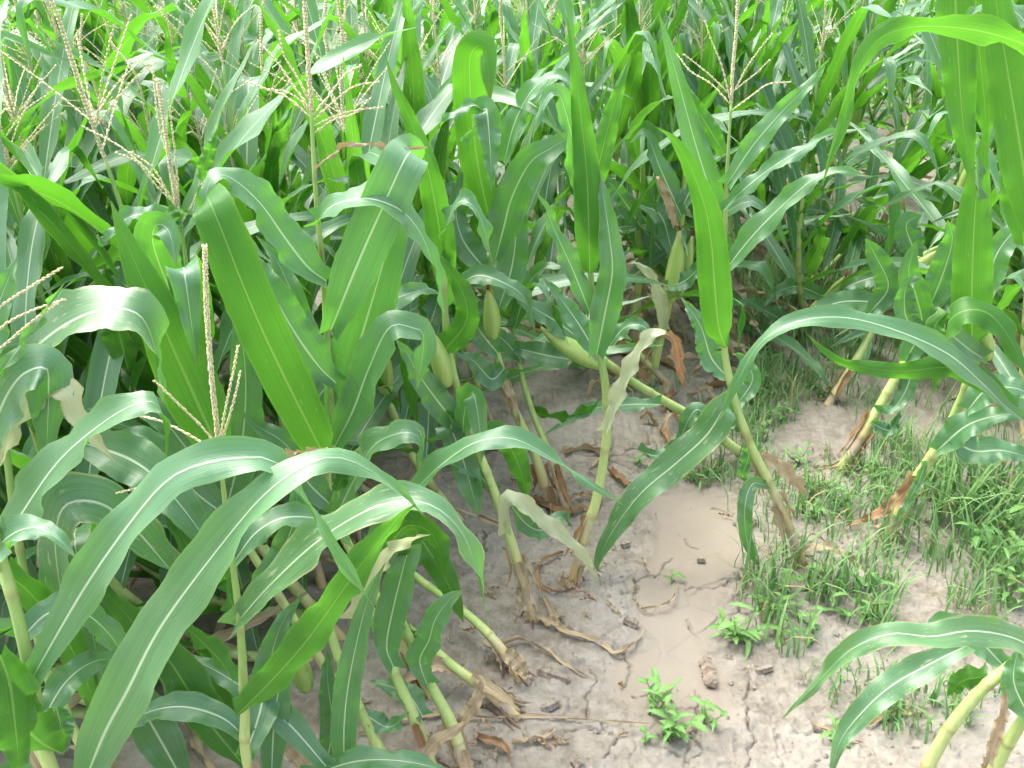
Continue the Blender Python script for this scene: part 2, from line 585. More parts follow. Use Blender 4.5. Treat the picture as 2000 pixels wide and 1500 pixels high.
def stalk_mesh(pts, r0, r1, nodes, origin, seed=0, base_tan=0.2):
    """culm with leaf sheaths: each internode is clasped by a sheath that ends in a collar step"""
    rn = random.Random(seed)
    path, L = resample(pts, 72)
    V, F, C = [], [], []
    P, R, K = [], [], []
    nd = sorted(nodes)
    for i, p in enumerate(path):
        t = i / 72
        r = r0 + (r1 - r0) * t ** 1.15
        lo = max([x for x in nd if x <= t + 1e-6], default=0.0)
        hi = min([x for x in nd if x > t + 1e-6], default=1.0)
        u = (t - lo) / max(1e-6, hi - lo)
        r *= 1.0 - 0.08 * u
        c = mixc(C_PALE, C_GREEN, smooth(0.12, 0.75, t) * (0.55 + 0.45 * u))
        if t < base_tan:
            s = 1 - smooth(base_tan * 0.35, base_tan, t)
            c = mixc(c, C_PINK if u > 0.5 else C_TAN, s)
        dn = min([abs(t - x) for x in nd] + [1])
        if dn < 0.008:
            r *= 1.09
            c = mixc(c, C_NODE, 0.6)
        P.append(p - origin)
        R.append(r)
        K.append(c)
    tube(V, F, C, P, R, K, 10)
    return mesh('stalk', V, F, M_STALK, col=C)

def spikelets(V, F, C, path, rad, pitch, rows, rn, size=0.0095, thick=0.0021, rachis=0.0009, tone=1.0):
    """rachis with paired husk-like spikelets along it"""
    pts, L = resample(path, max(4, int((sum((path[i + 1] - path[i]).length for i in range(len(path) - 1))) / pitch)))
    n = len(pts)
    tube(V, F, C, pts, [rachis * (1.3 - 0.6 * i / n) for i in range(n)], [(0.64, 0.60, 0.36)] * n, 4, False)
    ph = rn.random() * 6.28
    for i in range(1, n):
        T = (pts[i] - pts[i - 1]).normalized()
        A = T.orthogonal().normalized()
        B = T.cross(A)
        t = i / n
        for rI in range(rows):
            an = ph + 6.283 * rI / rows + (i % 2) * (3.1416 / rows) + rn.uniform(-0.3, 0.3)
            D = A * math.cos(an) + B * math.sin(an)
            ax = (T * 1.0 + D * rn.uniform(0.06, 0.2)).normalized()
            s = size * rn.uniform(0.85, 1.15) * (1 - 0.3 * t)
            th = thick * rn.uniform(0.85, 1.2)
            b = pts[i] + D * rad
            e1 = ax.cross(T).normalized() if ax.cross(T).length > 1e-6 else A
            e2 = ax.cross(e1)
            k = len(V)
            V.extend([b, b + ax * s * 0.45 + e1 * th, b + ax * s * 0.45 + e2 * th, b + ax * s * 0.45 - e1 * th, b + ax * s * 0.45 - e2 * th, b + ax * s])
            g = rn.random()
            c = mixc((0.86, 0.81, 0.56), (0.74, 0.72, 0.42), g)
            if rn.random() < 0.18:
                c = (0.66, 0.56, 0.34)
            c = tuple(x * tone for x in c)
            C.extend([mixc(c, (0.60, 0.54, 0.30), 0.5)] + [c] * 4 + [mixc(c, (0.84, 0.76, 0.58), 0.6)])
            for a_, b_ in ((1, 2), (2, 3), (3, 4), (4, 1)):
                F.append((k, k + b_, k + a_))
                F.append((k + 5, k + a_, k + b_))

def make_tassel(parent, spike, branches, origin, seed=0, detail=1.0):
    """central spike with side branches as its sub-parts; all paths in world space"""
    rn = random.Random(seed)
    V, F, C = [], [], []
    spikelets(V, F, C, [p - origin for p in spike], 0.0022, 0.0050 / detail, 5, rn, size=0.0088, thick=0.0014, rachis=0.0020)
    t = link('tassel', mesh('tassel', V, F, M_TASSEL, col=C), parent)
    for br in branches:
        V, F, C = [], [], []
        spikelets(V, F, C, [p - origin for p in br], 0.0006, 0.0060 / detail, 2, rn, size=0.0100, thick=0.0012, rachis=0.0009, tone=rn.uniform(0.9, 1.12))
        link('tassel_branch', mesh('tassel_branch', V, F, M_TASSEL, col=C), t)
    return t

def make_ear(parent, a, b, r, origin, seed=0, tone=1.0):
    """husked ear from its shank at a to its tip at b, with a tuft of dried silk"""
    rn = random.Random(seed)
    ax = b - a
    L = ax.length
    T = ax.normalized()
    A = T.orthogonal().normalized()
    V, F, C = [], [], []
    n, k = 16, 14
    for i in range(n + 1):
        t = i / n
        rr = r * (math.sin(math.pi * min(1, 0.14 + 0.86 * t) ** 0.85)) ** 0.75 if t < 1 else r * 0.12
        rr = max(rr, r * 0.14)
        for j in range(k):
            an = 6.283 * j / k
            D = Matrix.Rotation(an + 0.5 * t, 3, T) @ A
            ridge = 1 + 0.07 * math.sin(an * 3 + 2.5 * t) + 0.03 * math.sin(an * 7 + 1)
            bend = A * (0.10 * L * math.sin(math.pi * t) * 0.4)
            V.append(a - origin + ax * t + D * rr * ridge + bend)
            c = mixc((0.36, 0.47, 0.13), (0.24, 0.38, 0.085), 0.5 + 0.5 * math.sin(an * 4 + t * 2))
            c = mixc(c, (0.40, 0.36, 0.14), smooth(0.75, 1, t) * 0.7)
            C.append(tuple(x * tone for x in c))
    for i in range(n):
        for j in range(k):
            p, q = i * k + j, i * k + (j + 1) % k
            F.append((p, q, q + k, p + k))
    F.append(tuple(n * k + j for j in range(k)))
    F.append(tuple(reversed(range(k))))
    e = link('ear', mesh('ear', V, F, M_EAR, col=C), parent)
    V, F, C = [], [], []
    for _ in range(14):
        d = (T + Vector((rn.uniform(-.7, .7), rn.uniform(-.7, .7), rn.uniform(-.7, .4)))).normalized()
        p0 = b - origin - T * 0.01
        p1 = p0 + T * 0.015 + d * 0.012
        p2 = p1 + d * 0.02 + Vector((0, 0, -0.012))
        tube(V, F, C, [p0, p1, p2], [0.0011, 0.001, 0.0006], [(0.16, 0.07, 0.035)] * 3, 3, False)
    link('silk', mesh('silk', V, F, M_LITTER, col=C), e)
    return e

MATS = {'g': M_LEAF, 'w': M_LEAFW, 'd': M_DRY, 'b': M_BROWN, 'p': M_PALE}
_seed = [100]

def traced_leaf(parent, origin, s, Y, W, f=(1, 1), side='u', mat='g', fold=0.2, ripple=0.0085, base=0.5, tip=2.4, ragged=0.06, name='leaf', label=None):
    """leaf laid along a path given by its picture track and its distances (Y) from near the collar to the tip.
    f: 0 = blade hangs as gravity lays it, 1 = blade turned with its face to the viewer; side: which face (upper / lower)"""
    _seed[0] += 1
    tr = parse(s)
    m = len(tr)
    Ys = Y if isinstance(Y, (tuple, list)) else (Y, Y)
    pts = []
    for i, (px, py) in enumerate(tr):
        q = i / (m - 1) * (len(Ys) - 1)
        j = min(int(q), len(Ys) - 2)
        pts.append(at(px, py, Ys[j] + (Ys[j + 1] - Ys[j]) * (q - j)))
    for p in pts:
        p.z = max(p.z, 0.012)
    path, L = resample(pts, 40)
    for p in path:
        p.z = max(p.z, 0.008)
    hor = Vector((path[-1].x - path[0].x, path[-1].y - path[0].y, 0))
    def sides(i, p, T):
        t = i / 40
        h = Vector((T.x, T.y, 0)) * 1.0
        h = (h.normalized() * min(1, h.length * 1.5) if h.length > 1e-6 else Vector()) + (hor.normalized() * 0.3 if hor.length > 1e-6 else Vector())
        if h.length < 1e-5:
            h = Vector((1, 0, 0))
        if h.dot(hor) < 0:
            h = -h
        nat = UP.cross(h).normalized() * -1
        view = (CAMP - p).normalized()
        face = T.cross(view)
        face = face.normalized() if face.length > 1e-5 else nat
        if face.cross(T).dot(view) < 0:
            face = -face
        if side == 'l':
            face = -face
        nat = (nat - T * nat.dot(T))
        nat = nat.normalized() if nat.length > 1e-5 else face
        ang = math.atan2(face.cross(nat).dot(T), face.dot(nat))
        k = f[0] + (f[1] - f[0]) * t
        return Matrix.Rotation(ang * (1 - k), 3, T) @ face
    me = leaf_mesh(path, W, sides, fold=fold, ripple=ripple, seed=_seed[0], mat=MATS[mat], base=base, tip=tip, origin=origin, ragged=ragged, n=40)
    o = link(name, me, parent)
    if label:
        o['label'] = label
    return o

class Plant:
    """a maize plant traced from the photograph: stalk track from base to top"""
    def __init__(s, label, track, Y, r0=0.013, r1=0.005, nodes=6, lean=0.5, base_tan=0.2, name='maize_plant', group='fallen maize plants round the bare patch'):
        _seed[0] += 1
        tr = parse(track)
        m = len(tr)
        pts = []
        for i, (px, py) in enumerate(tr):
            q = i / (m - 1) * (len(Y) - 1)
            j = min(int(q), len(Y) - 2)
            yy = Y[j] + (Y[j + 1] - Y[j]) * (q - j)
            pts.append(at(px, py, yy))
        b = pts[0]
        if b.z > 0.03:
            pts.insert(0, Vector((b.x + lean * b.z, b.y - 0.15 * b.z, -0.015)))
        else:
            pts[0] = Vector((b.x, b.y, -0.015))
        for p in pts[1:]:
            p.z = max(p.z, 0.02)
        s.o = pts[0].copy()
        s.root = link(name, None, None, s.o)
        s.root.empty_display_size = 0.05
        tag(s.root, label, 'maize plant', group)
        rn = random.Random(_seed[0])
        nds = nodes if isinstance(nodes, (list, tuple)) else [(i + 0.6 + rn.uniform(-.12, .12)) / (nodes + 0.6) * 0.95 for i in range(nodes)]
        link('stalk', stalk_mesh(pts, r0, r1, nds, s.o, _seed[0], base_tan), s.root)
        spath, sL = resample(pts, 60)
        for k in range(3 if base_tan >= .2 else 1):
            i0 = int(60 * rn.uniform(.05, .26))
            m_ = max(5, int(60 * rn.uniform(.06, .12) / max(.5, sL) * 1.2))
            ax = (spath[i0 + 1] - spath[i0]).normalized()
            out = (Matrix.Rotation(rn.uniform(0, 6.28), 3, ax) @ ax.orthogonal()).normalized()
            Ls = rn.uniform(.07, .14)
            q = [spath[i0] + out * r0 * 1.02 + ax * Ls * .35, spath[i0] + out * r0 * 1.12, spath[i0] - ax * Ls * .4 + out * (r0 + rn.uniform(.004, .012)), spath[i0] - ax * Ls * .75 + out * (r0 + rn.uniform(.01, .03)) + Vector((0, 0, -.012))]
            for w_ in q:
                w_.z = max(w_.z, .012)
            sp_, _l = resample(q, 12)
            sd = ax.cross(out)
            me = leaf_mesh(sp_, rn.uniform(.018, .03), lambda i, p_, T_, sd=sd: sd, fold=-.55, ripple=.003, seed=_seed[0] * 7 + k, mat=rn.choice((M_DRY, M_DRY, M_BROWN)), base=.8, tip=3, n=12, origin=s.o, ragged=.35, clasp=False)
            link('dry_sheath', me, s.root)
        for k in range(7):
            a = 6.283 * k / 7 + rn.uniform(-.3, .3)
            d = Vector((math.cos(a), math.sin(a), 0))
            h = rn.uniform(.015, .035)
            V, F, C = [], [], []
            ax = (pts[1] - pts[0]).normalized()
            b0 = ax * (h / max(.3, ax.z)) + d * r0 * .6
            c = mixc((0.17, 0.06, 0.07), (0.30, 0.22, 0.13), rn.random())
            tube(V, F, C, [b0, b0 + d * .014 + Vector((0, 0, -h * .25)), Vector((0, 0, .003)) + d * (.030 + rn.random() * .015) , d * .048 + Vector((0, 0, -.02))], [.0026, .0024, .002, .0012], [c] * 4, 5)
            link('brace_root', mesh('brace_root', V, F, M_LITTER, col=C), s.root)
    def leaf(s, *a, **k):
        traced_leaf(s.root, s.o, *a, **k)
        return s
    def tassel(s, spike, branches, Y, detail=1.0):
        _seed[0] += 1
        def tr(q):
            w = parse(q)
            Ya, Yb = Y if isinstance(Y, tuple) else (Y, Y)
            return [at(px, py, Ya + (Yb - Ya) * i / (len(w) - 1)) for i, (px, py) in enumerate(w)]
        rn = random.Random(_seed[0])
        brs = []
        for b in branches:
            p = tr(b)
            off = rn.uniform(-0.05, 0.05)
            p = [v + (v - CAMP).normalized() * (off * i / (len(p) - 1)) for i, v in enumerate(p)]
            brs.append(p)
        make_tassel(s.root, tr(spike), brs, s.o, _seed[0], detail)
        return s
    def ear(s, a, b, Y, r=0.022, tone=1.0):
        _seed[0] += 1
        make_ear(s.root, at(*a, Y), at(*b, Y), r, s.o, _seed[0], tone)
        return s

# ------------------------------------------------------------------ maize plants traced one by one
# A: tasselled plant in the left foreground
p = Plant('nearest tasselled maize plant left of centre with wide arching leaves', '486,1500 478,1380 468,1210 445,1030 428,876', (1.24, 1.22, 1.22), 0.0115, 0.0028, nodes=[0.14, 0.33, 0.47, 0.62, 0.80], lean=0.25)
p.tassel('428,880 422,820 412,720 404,600 400,485', ['428,872 440,800 455,730 464,680', '430,870 446,820 460,770 468,732', '424,870 395,835 350,790 306,748', '420,880 370,850 320,825 275,812', '430,935 400,935 330,940 232,962'], 1.22, 1.2)
p.leaf('490,895 520,888 570,886 640,874', (1.22, 1.15), 0.007, f=(.5, .5), mat='d')
p.leaf('462,1398 520,1340 600,1250 700,1110 775,1015 812,985', (1.2, 1.12, 1.1), 0.056, f=(.75, .65), side='l', base=.62, tip=5)
p.leaf('458,1222 520,1150 610,1065 700,1005 780,978 850,990 905,1045 935,1130 956,1222', (1.22, 1.16, 1.14, 1.15), 0.062, f=(.75, .1), mat='w', tip=3)
p.leaf('455,1330 430,1290 380,1240 330,1205 270,1190', (1.24, 1.36), 0.06, f=(.6, .6), side='l')
p.leaf('470,1215 450,1170 440,1120 425,1090', (1.24, 1.34), 0.05, f=(.7, .7), side='l')
p.leaf('478,1480 505,1400 520,1330 545,1230 590,1160', (1.25, 1.36, 1.4), 0.07, f=(1, 1))
p.ear((600, 1345), (560, 1260), 1.45, 0.02)
p.leaf('640,1500 560,1410 470,1340 390,1295 300,1272', (1.3, 1.36, 1.42), 0.056, f=(.9, .8))
p.leaf('530,1520 535,1420 548,1330 575,1240 600,1190', (1.32, 1.36), 0.058, f=(1, .9))
p.leaf('445,1060 415,1120 380,1090 335,1010 300,960', (1.26, 1.4), 0.05, f=(.9, .9), side='l')
p.leaf('470,1210 530,1120 570,1030 580,960 570,900', (1.28, 1.36), 0.05, f=(.9, .8))
p.leaf('480,1440 430,1400 350,1380 270,1400 220,1460', (1.28, 1.32), 0.055, f=(.7, .6))
p.leaf('455,1100 500,1040 560,1010 640,1020 690,1070', (1.26, 1.34), 0.048, f=(.6, .4))

# B: leftmost foreground plant
p = Plant('maize plant cut by the lower left corner with long leaf reaching over its neighbour', '100,1500 62,1325 30,1188 0,1085 -25,980', (1.08, 1.06, 1.08, 1.1), 0.0125, 0.008, nodes=[0.2, 0.42, 0.62, 0.85], lean=0.2)
p.leaf('57,1338 85,1285 170,1140 262,1010 330,935 400,904 480,893 540,903 595,975 650,1070 728,1182', (1.06, 1.04, 1.04, 1.06, 1.1), 0.062, f=(.95, .1), fold=.16, base=.45, tip=3)
p.leaf('168,1520 205,1430 248,1350 315,1222 435,1060 520,962 600,905 660,893 720,917 790,970 832,1012', (1.04, 1.02, 1.02, 1.06, 1.12), 0.077, f=(1, .15), mat='g', fold=.14, base=.75, tip=3)
p.leaf('120,1472 80,1450 40,1410 0,1350 -60,1270', (1.07, 1.0), 0.085, f=(.6, .5), side='l')
p.leaf('110,1380 118,1420 124,1475', (1.12, 1.1), 0.045, f=(.8, .8))
p.leaf('-40,1110 20,1035 110,905 205,822 275,785 308,792 322,840 325,915', (1.16, 1.16, 1.18), 0.064, f=(.7, .15), base=.6, tip=3.2)
p.leaf('-30,1160 0,1065 60,1030 110,1050 150,1090', (1.1, 1.05), 0.06, f=(.55, .4))
p.leaf('40,1250 90,1200 150,1190 215,1240 260,1320', (1.14, 1.2), 0.055, f=(.7, .6))
p.leaf('10,1120 60,1160 130,1250 175,1350 190,1440', (1.16, 1.24), 0.055, f=(.8, .9), side='l')
p.leaf('80,1410 130,1330 190,1290 260,1290', (1.12, 1.25), 0.05, f=(.8, .7))
p.leaf('0,1280 20,1340 30,1420 40,1520', (1.02, 1.0), 0.075, f=(.9, .9), side='l')

# second stalk behind B with the arching, torn blade
p = Plant('maize plant at the left edge with a torn pale leaf and arching blade', '155,1445 125,1380 95,1320 60,1180 30,1020 10,860', (1.3, 1.32, 1.35, 1.4), 0.011, 0.006, nodes=5, lean=0.5)
p.leaf('20,760 60,690 110,645 170,613 230,602 275,618 300,670 312,740 318,800', (1.36, 1.36, 1.38), 0.098, f=(.45, .2), mat='w', base=.7, tip=4, ragged=.12)
p.leaf('5,905 20,840 60,780 110,757 138,772 160,830 225,902', (1.3, 1.28, 1.26), 0.07, f=(.5, .6), mat='p', ragged=.25, tip=2)
p.leaf('-30,900 0,800 40,735 88,718 95,760 90,900', (1.28, 1.26, 1.28), 0.09, f=(.6, .5), tip=3)
p.leaf('330,1110 270,1040 200,985 130,985 108,1050 118,1150 140,1230', (1.32, 1.25, 1.25), 0.088, f=(.5, .7), mat='w', tip=3.4)
p.leaf('150,860 260,900 330,960 400,1050 440,1110', (1.42, 1.36, 1.32), 0.085, f=(.9, .9))
p.leaf('420,1420 360,1330 290,1250 220,1170 170,1110', (1.35, 1.35), 0.07, f=(.9, .9), side='l')
p.leaf('480,1500 400,1400 330,1290 260,1220 180,1165 90,1140', (1.3, 1.36, 1.4), 0.09, f=(.85, .8), side='l')
p.leaf('360,1530 310,1440 250,1340 180,1270 100,1230', (1.36, 1.4), 0.085, f=(.9, .9))
p.leaf('470,1470 460,1380 420,1290 370,1230 340,1210', (1.42, 1.45), 0.075, f=(1, .8), side='l')

# left edge tassel of a plant outside the frame
p = Plant('maize plant off the left edge whose cream tassel branches reach into view', '-60,1200 -75,950 -70,700', (1.25, 1.22, 1.2), 0.011, 0.004, nodes=4, lean=0.3)
p.tassel('-70,700 -75,600 -80,450', ['-60,660 0,600 60,560 115,526', '-60,720 0,680 60,630 118,588', '-62,700 0,642 50,612 122,586'], 1.2, 1.3)
p.leaf('-40,800 0,730 60,650 124,555', (1.22, 1.2), 0.02, f=(.6, .6))
p.leaf('-60,760 -20,640 10,560 35,500', (1.24, 1.3), 0.06, f=(.8, .8))

# C: the tall tasselled plant at x = 640
p = Plant('tall tasselled maize plant left of centre with upright broad folded leaf', '655,1010 651,860 645,745 638,640 630,520 620,420 612,300 608,215', (1.66, 1.62, 1.6, 1.6), 0.0125, 0.003, nodes=[0.28, 0.40, 0.50, 0.60, 0.72, 0.82, 0.92], lean=0.45)
p.tassel('609,225 604,150 598,60 592,-40', ['607,215 575,170 540,120 508,85', '608,230 560,190 510,170 480,158', '606,200 580,150 556,110 545,66', '612,235 650,200 690,170 735,160', '613,245 660,225 700,215 742,210', '611,225 640,190 670,150 700,130', '613,260 650,235 690,222 720,195', '606,225 590,200 560,180 530,175'], 1.6, 1.0)
p.leaf('646,645 672,580 705,500 745,410 785,322 800,298 804,302 800,350', (1.58, 1.54, 1.52, 1.50, 1.52, 1.6, 1.66), 0.076, f=(1, .9), fold=.12, base=.55, tip=6, ripple=.004)
p.leaf('652,835 672,770 705,660 735,560 765,460 795,380 830,340', (1.64, 1.6, 1.6), 0.096, f=(1, .9), fold=.12, base=.5, tip=3.5, ripple=.004)
p.leaf('637,549 600,520 555,462 515,405 470,360 432,341 408,360 398,420', (1.58, 1.56, 1.52), 0.072, f=(.8, .3), base=.5, tip=3)
p.leaf('656,748 620,712 575,648 530,570 490,505 455,465', (1.6, 1.56, 1.6), 0.075, f=(.85, .8), base=.4, side='u', tip=2.8)
p.leaf('655,755 640,735 610,690 585,625 565,560 535,500 500,460', (1.66, 1.74), 0.06, f=(.9, .9), tip=2.5)
p.leaf('640,905 605,835 555,735 510,640 470,545 435,455 412,400 404,386 400,392 402,430', (1.56, 1.5, 1.46, 1.44, 1.46, 1.54, 1.6), 0.080, f=(1, .8), side='l', base=.8, tip=7, ripple=.004, fold=.1)
p.leaf('622,436 640,408 675,392 725,388 785,412 825,462 848,530 872,625', (1.58, 1.5, 1.5, 1.52), 0.062, f=(.4, .35), tip=2.2, base=.4)
p.leaf('655,870 690,800 720,720 760,640 805,640 828,660 815,760', (1.62, 1.5, 1.52), 0.07, f=(.9, .6), mat='g', tip=4)
p.leaf('660,1000 690,940 730,870 790,845 820,860 815,915', (1.6, 1.45, 1.45), 0.068, f=(.75, .4), mat='w', tip=4)
p.leaf('650,990 600,940 560,870 500,830 470,800', (1.62, 1.6), 0.07, f=(.9, .9), side='u')
p.leaf('645,690 700,640 760,590 830,565 860,575', (1.68, 1.8), 0.06, f=(.8, .6))
p.leaf('618,330 650,300 700,280 760,290 835,288', (1.58, 1.55), 0.008, f=(.5, .5), mat='d')
p.leaf('655,960 668,930 665,900', (1.55, 1.55), 0.03, f=(1, 1), side='l')

# D: tassel with pinkish branches above two vivid blades
p = Plant('maize plant whose cream tassel leans left above two vivid upright leaves', '450,1010 420,880 395,760 375,600 352,430', (1.62, 1.64, 1.66), 0.011, 0.003, nodes=5, lean=0.5)
p.tassel('350,425 338,360 325,270 308,160', ['345,400 300,345 240,290 168,250', '340,398 305,362 270,320 232,300', '350,400 345,330 335,240 330,200', '352,440 375,400 395,360 412,352', '348,410 330,380 300,330 262,300', '350,400 340,345 310,240 298,130'], 1.66, 1.0)
p.leaf('392,352 398,330 410,295 424,252', (1.62, 1.62), 0.026, f=(1, 1), side='l', base=.3)
p.leaf('352,430 330,432 322,420 350,412 388,424', (1.66, 1.62), 0.022, f=(.6, .6))
p.leaf('435,900 405,830 360,730 320,640 285,560 250,480 216,392', (1.5, 1.46, 1.5), 0.105, f=(1, 1), side='l', base=.6, tip=2.2, ripple=.004)
p.leaf('392,700 380,620 366,545 358,522 361,538 371,610 385,714', (1.56, 1.54, 1.52, 1.49, 1.45, 1.44, 1.44), 0.068, f=(1, 1), side='l', base=.8, tip=2.6)
p.leaf('375,640 330,560 300,480 305,440 330,452 345,520', (1.64, 1.56, 1.5), 0.07, f=(.9, .8), tip=4)
p.leaf('355,440 300,420 250,425 205,470 188,450', (1.66, 1.6), 0.04, f=(.5, .5))
p.leaf('440,1000 470,880 480,760 470,640 450,560', (1.62, 1.66), 0.085, f=(.9, .9))
p.leaf('430,960 360,870 300,800 240,790 170,800', (1.6, 1.6), 0.08, f=(.7, .5))
p.leaf('445,1010 380,960 330,900 270,850 200,900', (1.55, 1.5), 0.08, f=(.7, .4))
p.leaf('250,720 230,640 210,560 205,520', (1.72, 1.75), 0.07, f=(1, 1), side='l')

# F: first lodged plant at the edge of the bare patch
p = Plant('lodged maize plant with pinkish stalk base and small green ear beside bare soil', '1046,1205 1010,1095 965,960 925,860 895,770 875,670 868,570 872,480', (1.85, 1.88, 1.92, 1.95), 0.0135, 0.006, nodes=[0.12, 0.30, 0.44, 0.56, 0.68, 0.8, 0.9], base_tan=0.28)
p.ear((872, 752), (835, 640), 1.9, 0.021)
p.leaf('872,600 868,520 852,410 832,320 795,220 770,165 752,106', (1.95, 1.92, 1.92), 0.066, f=(1, 1), side='l', base=.4, tip=2)
p.leaf('868,500 870,450 890,400 915,395 940,430 962,520', (1.95, 1.85, 1.85), 0.05, f=(.5, .3))
p.leaf('880,735 868,690 905,640 912,600 890,545 845,488', (1.93, 1.88, 1.86), 0.058, f=(.9, .9), side='l', base=.7, tip=3)
p.leaf('893,830 860,790 820,735 795,690 770,660', (1.9, 1.85), 0.065, f=(.9, .9), base=.8)
p.leaf('905,900 905,820 918,770 928,780 938,850 940,905', (1.9, 1.8, 1.78), 0.05, f=(.8, .8), tip=5)
p.leaf('925,860 900,840 880,830 905,900 935,1005', (1.92, 1.88, 1.86), 0.062, f=(.9, 1), side='l', tip=7, base=.8)
p.leaf('935,850 965,840 1000,880 1020,930 1030,985', (1.93, 1.95, 1.97), 0.06, f=(.7, 1), side='l', tip=3)
p.leaf('960,960 930,920 890,900 850,890 830,930', (1.9, 1.84), 0.055, f=(.6, .5))
p.leaf('990,1040 985,990 1000,970 1040,1000 1090,1040 1140,1085 1172,1150', (1.86, 1.86, 1.9, 1.94), 0.045, f=(.7, .8), mat='p', ragged=.3, tip=3)
p.leaf('1000,990 1030,1025 1060,1035 1095,1010 1120,1030', (1.95, 2.05), 0.055, f=(.8, .6), tip=3)
p.leaf('1046,1200 1025,1175 1012,1150 1018,1140', (1.84, 1.86), 0.03, f=(1, 1), mat='d')
p.leaf('1040,1195 1060,1215 1075,1235 1105,1245', (1.85, 1.8), 0.02, f=(.4, .4), mat='d')

# G: two stalks just behind
p = Plant('lodged maize plant with spotted green ear held upright against its stalk', '1078,990 1045,890 1005,800 978,720 962,640 958,540 965,440', (2.3, 2.32, 2.35, 2.35), 0.0145, 0.006, nodes=[0.1, 0.26, 0.4, 0.52, 0.66, 0.78, 0.9], base_tan=0.25)
p.ear((962, 660), (953, 565), 2.25, 0.021, .9)
p.leaf('968,505 985,440 1000,385 1035,318 1075,290 1112,268 1140,250', (2.3, 2.25, 2.25), 0.085, f=(1, .9), base=.4, tip=4)
p.leaf('962,445 945,380 930,300 920,200 917,120 930,92 948,98 958,200', (2.3, 2.25, 2.15, 2.1), 0.082, f=(1, 1), side='l', tip=5, base=.5)
p.leaf('930,228 946,213 952,225 958,300 960,372', (2.12, 2.06), 0.062, f=(.8, 1), base=.8, tip=1.8)
p.leaf('985,315 1005,240 1040,175 1080,150 1110,160 1130,200', (2.3, 2.25, 2.2), 0.06, f=(.8, .3))
p.leaf('900,270 950,228 925,205 870,235 850,270', (2.12, 2.1), 0.035, f=(.4, .4))
p.leaf('893,560 930,538 975,548 1020,576 1035,610 1045,655', (2.2, 2.15, 2.15), 0.05, f=(.6, .5), base=.7)
p.leaf('972,690 940,650 905,600 880,590', (2.3, 2.25), 0.07, f=(.9, .8))
p.leaf('985,720 960,740 925,705 890,690', (2.28, 2.22), 0.07, f=(.8, .8))
p.leaf('975,600 1000,520 1010,430 1015,330', (2.32, 2.36), 0.08, f=(1, 1))
p.leaf('1000,800 985,745 1005,790 1018,840', (2.3, 2.26), 0.03, f=(1, 1), mat='d')
p.leaf('960,540 905,470 890,400 905,330', (2.36, 2.45), 0.07, f=(1, .9))

p = Plant('thin dark-green maize stalk with brown base leaning just behind the spotted ear', '1112,1000 1070,880 1035,790 1012,700 1000,610 1005,500', (2.27, 2.4, 2.5, 2.55), 0.0115, 0.005, nodes=5, base_tan=0.35)
p.leaf('1010,680 1050,690 1100,700 1150,705 1170,690', (2.45, 2.35), 0.075, f=(.8, .6))
p.leaf('1005,640 1030,560 1060,525 1090,520 1120,525', (2.5, 2.45), 0.06, f=(.7, .4))
p.leaf('1015,700 990,670 965,650 940,640', (2.45, 2.4), 0.06, f=(.8, .8))
p.leaf('1030,790 1060,810 1120,815 1180,775', (2.45, 2.3), 0.05, f=(.5, .5), side='l')

# H: upright plant in the middle
p = Plant('upright maize plant in the middle of the bare patch with tan kinked base', '1118,1135 1140,1050 1165,975 1185,850 1182,750 1165,660 1155,560 1150,450', (1.98, 2.0, 2.02, 2.02, 2.02), 0.014, 0.006, nodes=[0.14, 0.22, 0.42, 0.54, 0.68, 0.82, 0.92], base_tan=0.3)
p.leaf('1152,535 1150,450 1146,340 1133,210 1120,110 1108,34', (2.0, 1.96, 1.96), 0.068, f=(1, 1), side='l', base=.7, tip=1.9)
p.leaf('1155,400 1168,330 1190,240 1212,165 1232,108', (2.04, 2.06), 0.052, f=(1, 1), side='l', tip=2.2)
p.leaf('1152,610 1120,530 1088,460 1060,395 1045,370', (2.0, 1.98), 0.05, f=(.8, .6), base=.5)
p.leaf('1166,690 1182,610 1196,530 1190,460 1178,380 1165,320', (2.0, 1.96, 1.98), 0.07, f=(1, .9), base=.6, ripple=.01)
p.leaf('1150,440 1130,330 1108,230 1088,180 1062,200 1040,270', (2.02, 1.96, 1.94), 0.06, f=(.9, .5))
p.leaf('1183,840 1205,775 1240,700 1270,655 1300,650 1310,665', (2.0, 1.95, 1.95), 0.038, f=(.8, .5), mat='p', tip=6)
p.leaf('1300,650 1318,668 1328,720 1338,765', (1.95, 1.96), 0.03, f=(.9, .9), mat='b', ragged=.2)
p.leaf('1170,700 1135,640 1100,590 1060,540', (2.06, 2.12), 0.055, f=(.8, .7))
p.leaf('1120,1140 1105,1150 1098,1140 1100,1115', (1.96, 1.95), 0.03, f=(1, 1), mat='d')

# lying stalk that crosses behind H
p = Plant('thick green maize stalk lying across the clearing with a husked ear', '1465,890 1400,850 1340,808 1250,755 1180,705 1110,655 1040,600', (2.56, 2.5, 2.45, 2.45), 0.0165, 0.008, nodes=[0.15, 0.34, 0.5, 0.66, 0.84], base_tan=0.1)
p.ear((1180, 712), (1055, 640), 2.38, 0.027)
p.leaf('1130,660 1090,630 1040,600 1000,575', (2.4, 2.35), 0.075, f=(.8, .7))
p.leaf('1290,790 1230,790 1150,800 1100,830 1060,850', (2.4, 2.3), 0.05, f=(.4, .4), side='u')
p.leaf('1180,690 1220,640 1260,640 1280,690', (2.5, 2.45), 0.05, f=(.6, .5))
p.leaf('1390,835 1360,800 1330,860 1350,900', (2.45, 2.45), 0.05, f=(.8, .8))
p.leaf('1245,880 1290,890 1350,860 1420,840 1450,800', (2.5, 2.5), 0.05, f=(.5, .5))

